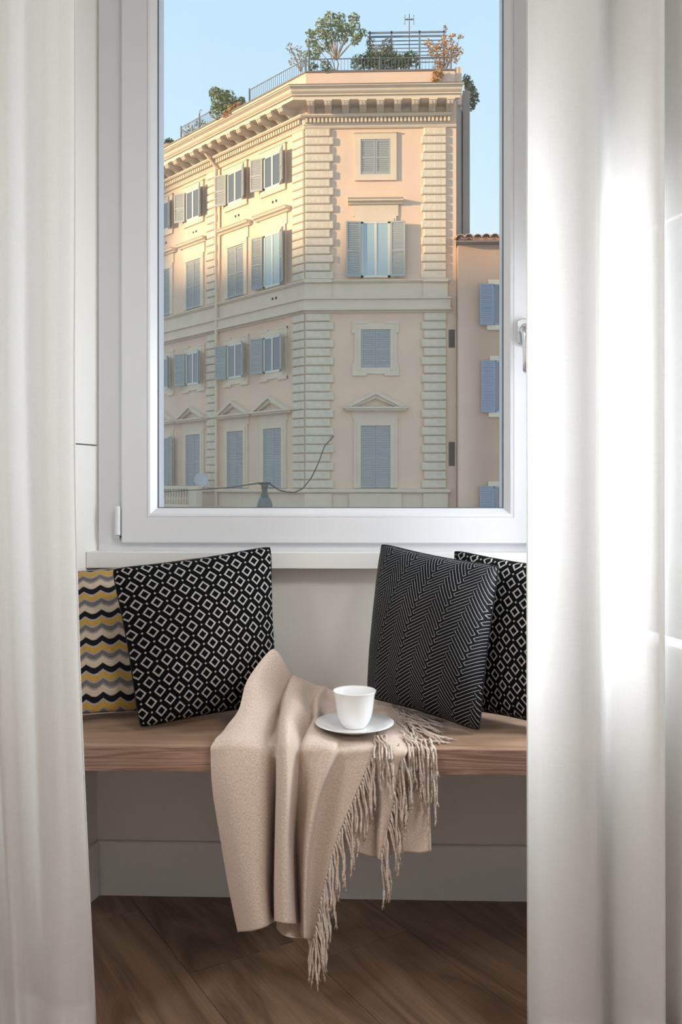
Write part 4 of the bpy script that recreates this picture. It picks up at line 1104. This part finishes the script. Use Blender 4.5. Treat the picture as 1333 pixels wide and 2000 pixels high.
def leaves(m, c, n, size, spread, rnd):
    for _ in range(n):
        while True:
            q = Vector((rnd.uniform(-1, 1), rnd.uniform(-1, 1), rnd.uniform(-1, 1)))
            if q.length <= 1: break
        p = c + Vector((q.x * spread[0], q.y * spread[1], q.z * spread[2]))
        a = Vector((rnd.gauss(0, 1), rnd.gauss(0, 1), rnd.gauss(0, .7))).normalized(); b_ = a.orthogonal().normalized()
        b_ = Matrix.Rotation(rnd.uniform(0, 6.28), 3, a) @ b_
        s = size * rnd.uniform(.6, 1.3)
        m.add([p - a * s, p + b_ * s * .42, p + a * s, p - b_ * s * .42], [(0, 1, 2, 3)])
def plant(name, label, cat, base, blobs, mat, stems, size=.06, dens=130, seed=1, group=None, pot=None):
    """blobs: (offset, radii); stems: lists of offsets"""
    rnd = random.Random(seed); base = Vector(base)
    root = thing(name, base, label, cat, group)
    m = MB()
    for off, rad in blobs:
        vol = rad[0] * rad[1] * rad[2]
        n = int(dens * 1.9 * (vol ** .62) * 6) + 14
        leaves(m, base + Vector(off), n, size, rad, rnd)
    tag(m.build('foliage', mat, root, recalc=False), kind='stuff')
    for st in stems:
        pts = [base + Vector(p) for p in st]
        r0 = .045 if len(st) > 3 else .022
        MB().tube(pts, [r0 * (1 - .7 * i / (len(pts) - 1)) for i in range(len(pts))], 6).build('stem' if len(st) <= 3 else 'trunk', 'bark', root)
    if pot:
        MB().lathe([(0, pot[2]), (pot[0] * .7, pot[2]), (pot[0], pot[2] + pot[1] * .85), (pot[0] * 1.1, pot[2] + pot[1] * .86), (pot[0] * 1.1, pot[2] + pot[1]), (pot[0] * .9, pot[2] + pot[1]), (0, pot[2] + pot[1] * .9)], 14, base).build('pot', 'terracotta', root, smooth=False)
    return root
ZT = 14.95
tb = PY(655, 138, YF + .8); tb.z = ZT
rt = random.Random(12)
tree_blobs = []; tree_stems = [[(0, 0, 0), (.10, 0, .30), (.02, 0, .62), (.12, 0, .95), (.05, 0, 1.2)]]
for px, py, r in ((645, 32, .16), (663, 38, .20), (692, 36, .16), (690, 52, .20), (632, 48, .22), (655, 55, .26), (676, 60, .22), (628, 66, .20), (646, 74, .24), (610, 82, .18), (622, 96, .18), (670, 76, .16), (698, 74, .13), (709, 66, .14), (694, 80, .13), (640, 92, .16), (606, 66, .13), (616, 110, .14), (602, 104, .12)):
    p = PY(px, py, YF + .8 + rt.uniform(-.3, .3)) - tb
    tree_blobs.append((p, (r * 1.35, r * 1.3, r * 1.1)))
    k = Vector((.05, 0, 1.1)) if py < 90 else Vector((.05, 0, .6))
    tree_stems.append([k, (k + p) / 2 + Vector((0, 0, .06)), p])
plant('roof_tree', 'small gnarled green tree growing on the roof terrace corner', 'tree', tb, tree_blobs, 'leaf_green', tree_stems, .055, 190, 3)
def px_plant(name, label, cat, pts, Y, mat, size, dens, seed, base_px, pot=None, stems=True):
    b0 = PY(base_px[0], base_px[1], Y)
    bl = []; st = []
    for px, py, rx, rz in pts:
        k = Y / F
        p = PY(px, py, Y) - b0
        bl.append((p, (rx * k * 1.45, rx * k * 1.1, rz * k * 1.4)))
        if stems: st.append([(0, 0, 0), p * .5 + Vector((0, 0, .03)), p])
    return plant(name, label, cat, b0, bl, mat, st, size, dens, seed, None, pot)
px_plant('roof_shrub', 'wispy pale shrub leaning out over the corner railing beside the hooked pole', 'shrub', [(566, 92, 6, 6), (575, 104, 7, 8), (585, 98, 6, 8), (590, 112, 7, 10), (572, 120, 6, 6), (596, 120, 6, 8)], YF + .9, 'leaf_olive', .04, 110, 5, (588, 140))
px_plant('hedge', 'dense dark green hedge behind the railing below the pergola', 'hedge', [(700 + 13 * i, 123 - (i % 3) * 3, 11, 12) for i in range(9)], YF + .75, 'leaf_dark', .05, 330, 6, (750, 142))
px_plant('climbing_plant', 'russet green climbing plant at the tree side post of the pergola', 'plant', [(724, 84, 7, 10), (728, 100, 9, 9), (745, 98, 8, 8), (757, 88, 9, 12), (762, 104, 11, 9), (750, 110, 10, 8), (735, 112, 9, 8)], YF + 1.2, 'leaf_olive', .05, 190, 7, (740, 140))
px_plant('climbing_plant', 'autumn brown climber on the far post of the pergola, trailing over the parapet', 'plant', [(870, 80, 9, 8), (880, 92, 12, 10), (893, 100, 9, 8), (868, 100, 8, 10), (850, 92, 9, 7), (838, 84, 7, 5), (846, 104, 8, 8), (862, 118, 11, 10), (885, 114, 10, 9), (900, 72, 4, 3), (884, 70, 5, 4), (870, 54, 3, 4), (858, 132, 9, 8)], YF + .85, 'leaf_autumn', .05, 170, 8, (866, 147))
px_plant('trailing_plant', 'ochre leaves trailing down the parapet under the climber', 'plant', [(855, 142, 7, 5), (852, 152, 7, 6), (851, 161, 6, 4), (862, 146, 4, 6)], YF - .12, 'leaf_autumn', .05, 260, 9, (857, 136), stems=True)
px_plant('trailing_plant', 'dark green creeper hanging beyond the end of the cornice', 'plant', [(912, 156, 6, 8), (918, 168, 7, 8), (924, 182, 7, 10), (928, 194, 6, 8), (922, 206, 5, 8)], YF + 1.3, 'leaf_dark', .06, 300, 10, (908, 172))
px_plant('low_plant', 'low bushy plant drooping over the parapet at the foot of the roof tree', 'plant', [(636, 130, 8, 8), (640, 138, 5, 5), (612, 130, 7, 6)], YF + .05, 'leaf_dark', .05, 230, 11, (634, 136), stems=False)
px_plant('roof_shrub', 'leafy green shrub with russet base standing behind the left cornice', 'shrub', [(420, 182, 9, 9), (432, 186, 12, 10), (446, 192, 12, 12), (428, 202, 12, 10), (444, 208, 12, 10), (460, 204, 10, 9), (422, 218, 9, 10), (472, 200, 7, 8), (450, 220, 10, 8)], 33.6, 'leaf_green', .06, 230, 12, (440, 244))
px_plant('roof_shrub', 'low russet bush beside the leafy shrub behind the left cornice', 'shrub', [(456, 214, 10, 8), (468, 210, 9, 9), (444, 224, 9, 7)], 33.2, 'leaf_autumn', .05, 230, 13, (458, 238))
px_plant('roof_shrub', 'straggly low plants behind the far railing', 'shrub', [(375, 248, 10, 6), (392, 240, 10, 6), (362, 258, 7, 6)], 35.2, 'leaf_olive', .045, 110, 14, (380, 268))
px_plant('potted_bush', 'round clipped bush in a terracotta pot on the roof edge', 'plant', [(330, 277, 7, 5.5), (327, 279, 5, 4), (334, 279, 5, 4)], 36.6, 'leaf_dark', .05, 420, 15, (331, 297), pot=(.19, .30, 0.0), stems=False)

# pergola
pg = thing('pergola', (1.3, YF + 1.6, ZT), 'dark metal slatted pergola on the roof terrace', 'pergola')
pa, pb = PY(723, 66, YF + 1.2), PY(868, 62, YF + 1.2)
for x in (pa.x, .5 * (pa.x + pb.x) - .55, .5 * (pa.x + pb.x) + .45, pb.x):
    for y in (YF + 1.2, YF + 3.2):
        MB().box(x - .03, x + .03, y - .03, y + .03, 14.2, pa.z + .08).build('post', 'pergola_metal', pg)
for k in range(9):
    y = YF + 1.17 + k * .27
    MB().box(pa.x - .08, pb.x + .08, y, y + .03, pa.z - .015, pa.z + (.05 if k < 2 else .012)).build('slat', 'pergola_metal', pg)
# aerial
ap = PY(800, 30, YF + 2.5)
an = thing('television_aerial', (ap.x, ap.y, 14.4), 'thin television aerial on a mast behind the pergola', 'aerial')
MB().tube([(ap.x, ap.y, 14.2), (ap.x, ap.y, ap.z + .05)], .018, 6).build('mast', 'iron', an)
MB().tube([ap + Vector((-.17, 0, -.15)), ap + Vector((.17, 0, -.15))], .022, 6).build('boom', 'iron', an)
for dx in (-.17, -.08, .08, .17): MB().tube([ap + Vector((dx, 0, -.36 if abs(dx) > .1 else -.2)), ap + Vector((dx * .95, 0, .03 if abs(dx) > .1 else -.1))], .011, 5).build('element', 'iron', an)

# ---- street lamp on its cables, satellite dish
lp = PY(517, 945, 20.0)
sl_ = thing('street_lamp', (lp.x, lp.y, lp.z - .75), 'black bell shaped street lamp hanging from cables between the buildings', 'lamp')
MB().lathe([(0, 0.0), (.07, -.01), (.085, -.05), (.07, -.08), (.065, -.2), (.09, -.25), (.10, -.30), (.14, -.36), (0, -.36)], 20, lp).build('cap', 'lamp_metal', sl_, smooth=True)
MB().lathe([(.10, -.30), (.15, -.37), (.185, -.48), (.19, -.58), (.175, -.68), (.12, -.74), (0, -.75)], 24, lp).build('globe', 'lamp_glass', sl_, smooth=True)
cab = thing('street_cable', lp, 'thin black cables carrying the street lamp in front of the palazzo', 'cable')
cl = [lp + Vector((-.12, 0, .02)), PY(450, 952, 24), PY(380, 957, 29), PY(308, 961, 33.5), Vector(on_left(17, .02, .2))]
MB().tube(cl, .018, 5).build('cable', 'cable_black', cab)
MB().tube([lp + Vector((-.14, 0, .01)), lp + Vector((.14, 0, .01))], .03, 6).build('yoke', 'cable_black', cab)
crv = [lp + Vector((.12, 0, 0)), PY(545, 957, 22), PY(560, 961, 23), PY(576, 962, 24), PY(592, 954, 25.5), PY(608, 934, 27), PY(622, 905, 28), PY(634, 872, 28.9), PY(652, 852, 29.88)]
MB().tube(crv, .018, 5).build('cable', 'cable_black', cab)
dp = LEFT @ Vector((6.05, 1.5, 1.22)); dp = PY(393, 938, dp.y)
ds = thing('satellite_dish', (dp.x, dp.y, .20), 'grey satellite dish on a post by the stone balustrade', 'dish')
MB().lathe([(0, -.06), (.12, -.05), (.22, -.015), (.28, .03), (.275, .035), (.21, -.005), (.12, -.04), (0, -.05)], 28).build('reflector', 'dish_grey', ds, Matrix.Translation(dp) @ Matrix.Rotation(R(25), 4, 'Z') @ Matrix.Rotation(R(80), 4, 'X'), smooth=True)
MB().tube([Vector((dp.x, dp.y + .06, .20)), dp + Vector((0, .06, .0))], .035, 8).build('post', 'dish_grey', ds)
MB().tube([dp + Vector((0, .02, -.25)), dp + Vector((-.12, -.32, -.08))], .012, 6).build('feed_arm', 'dish_grey', ds)
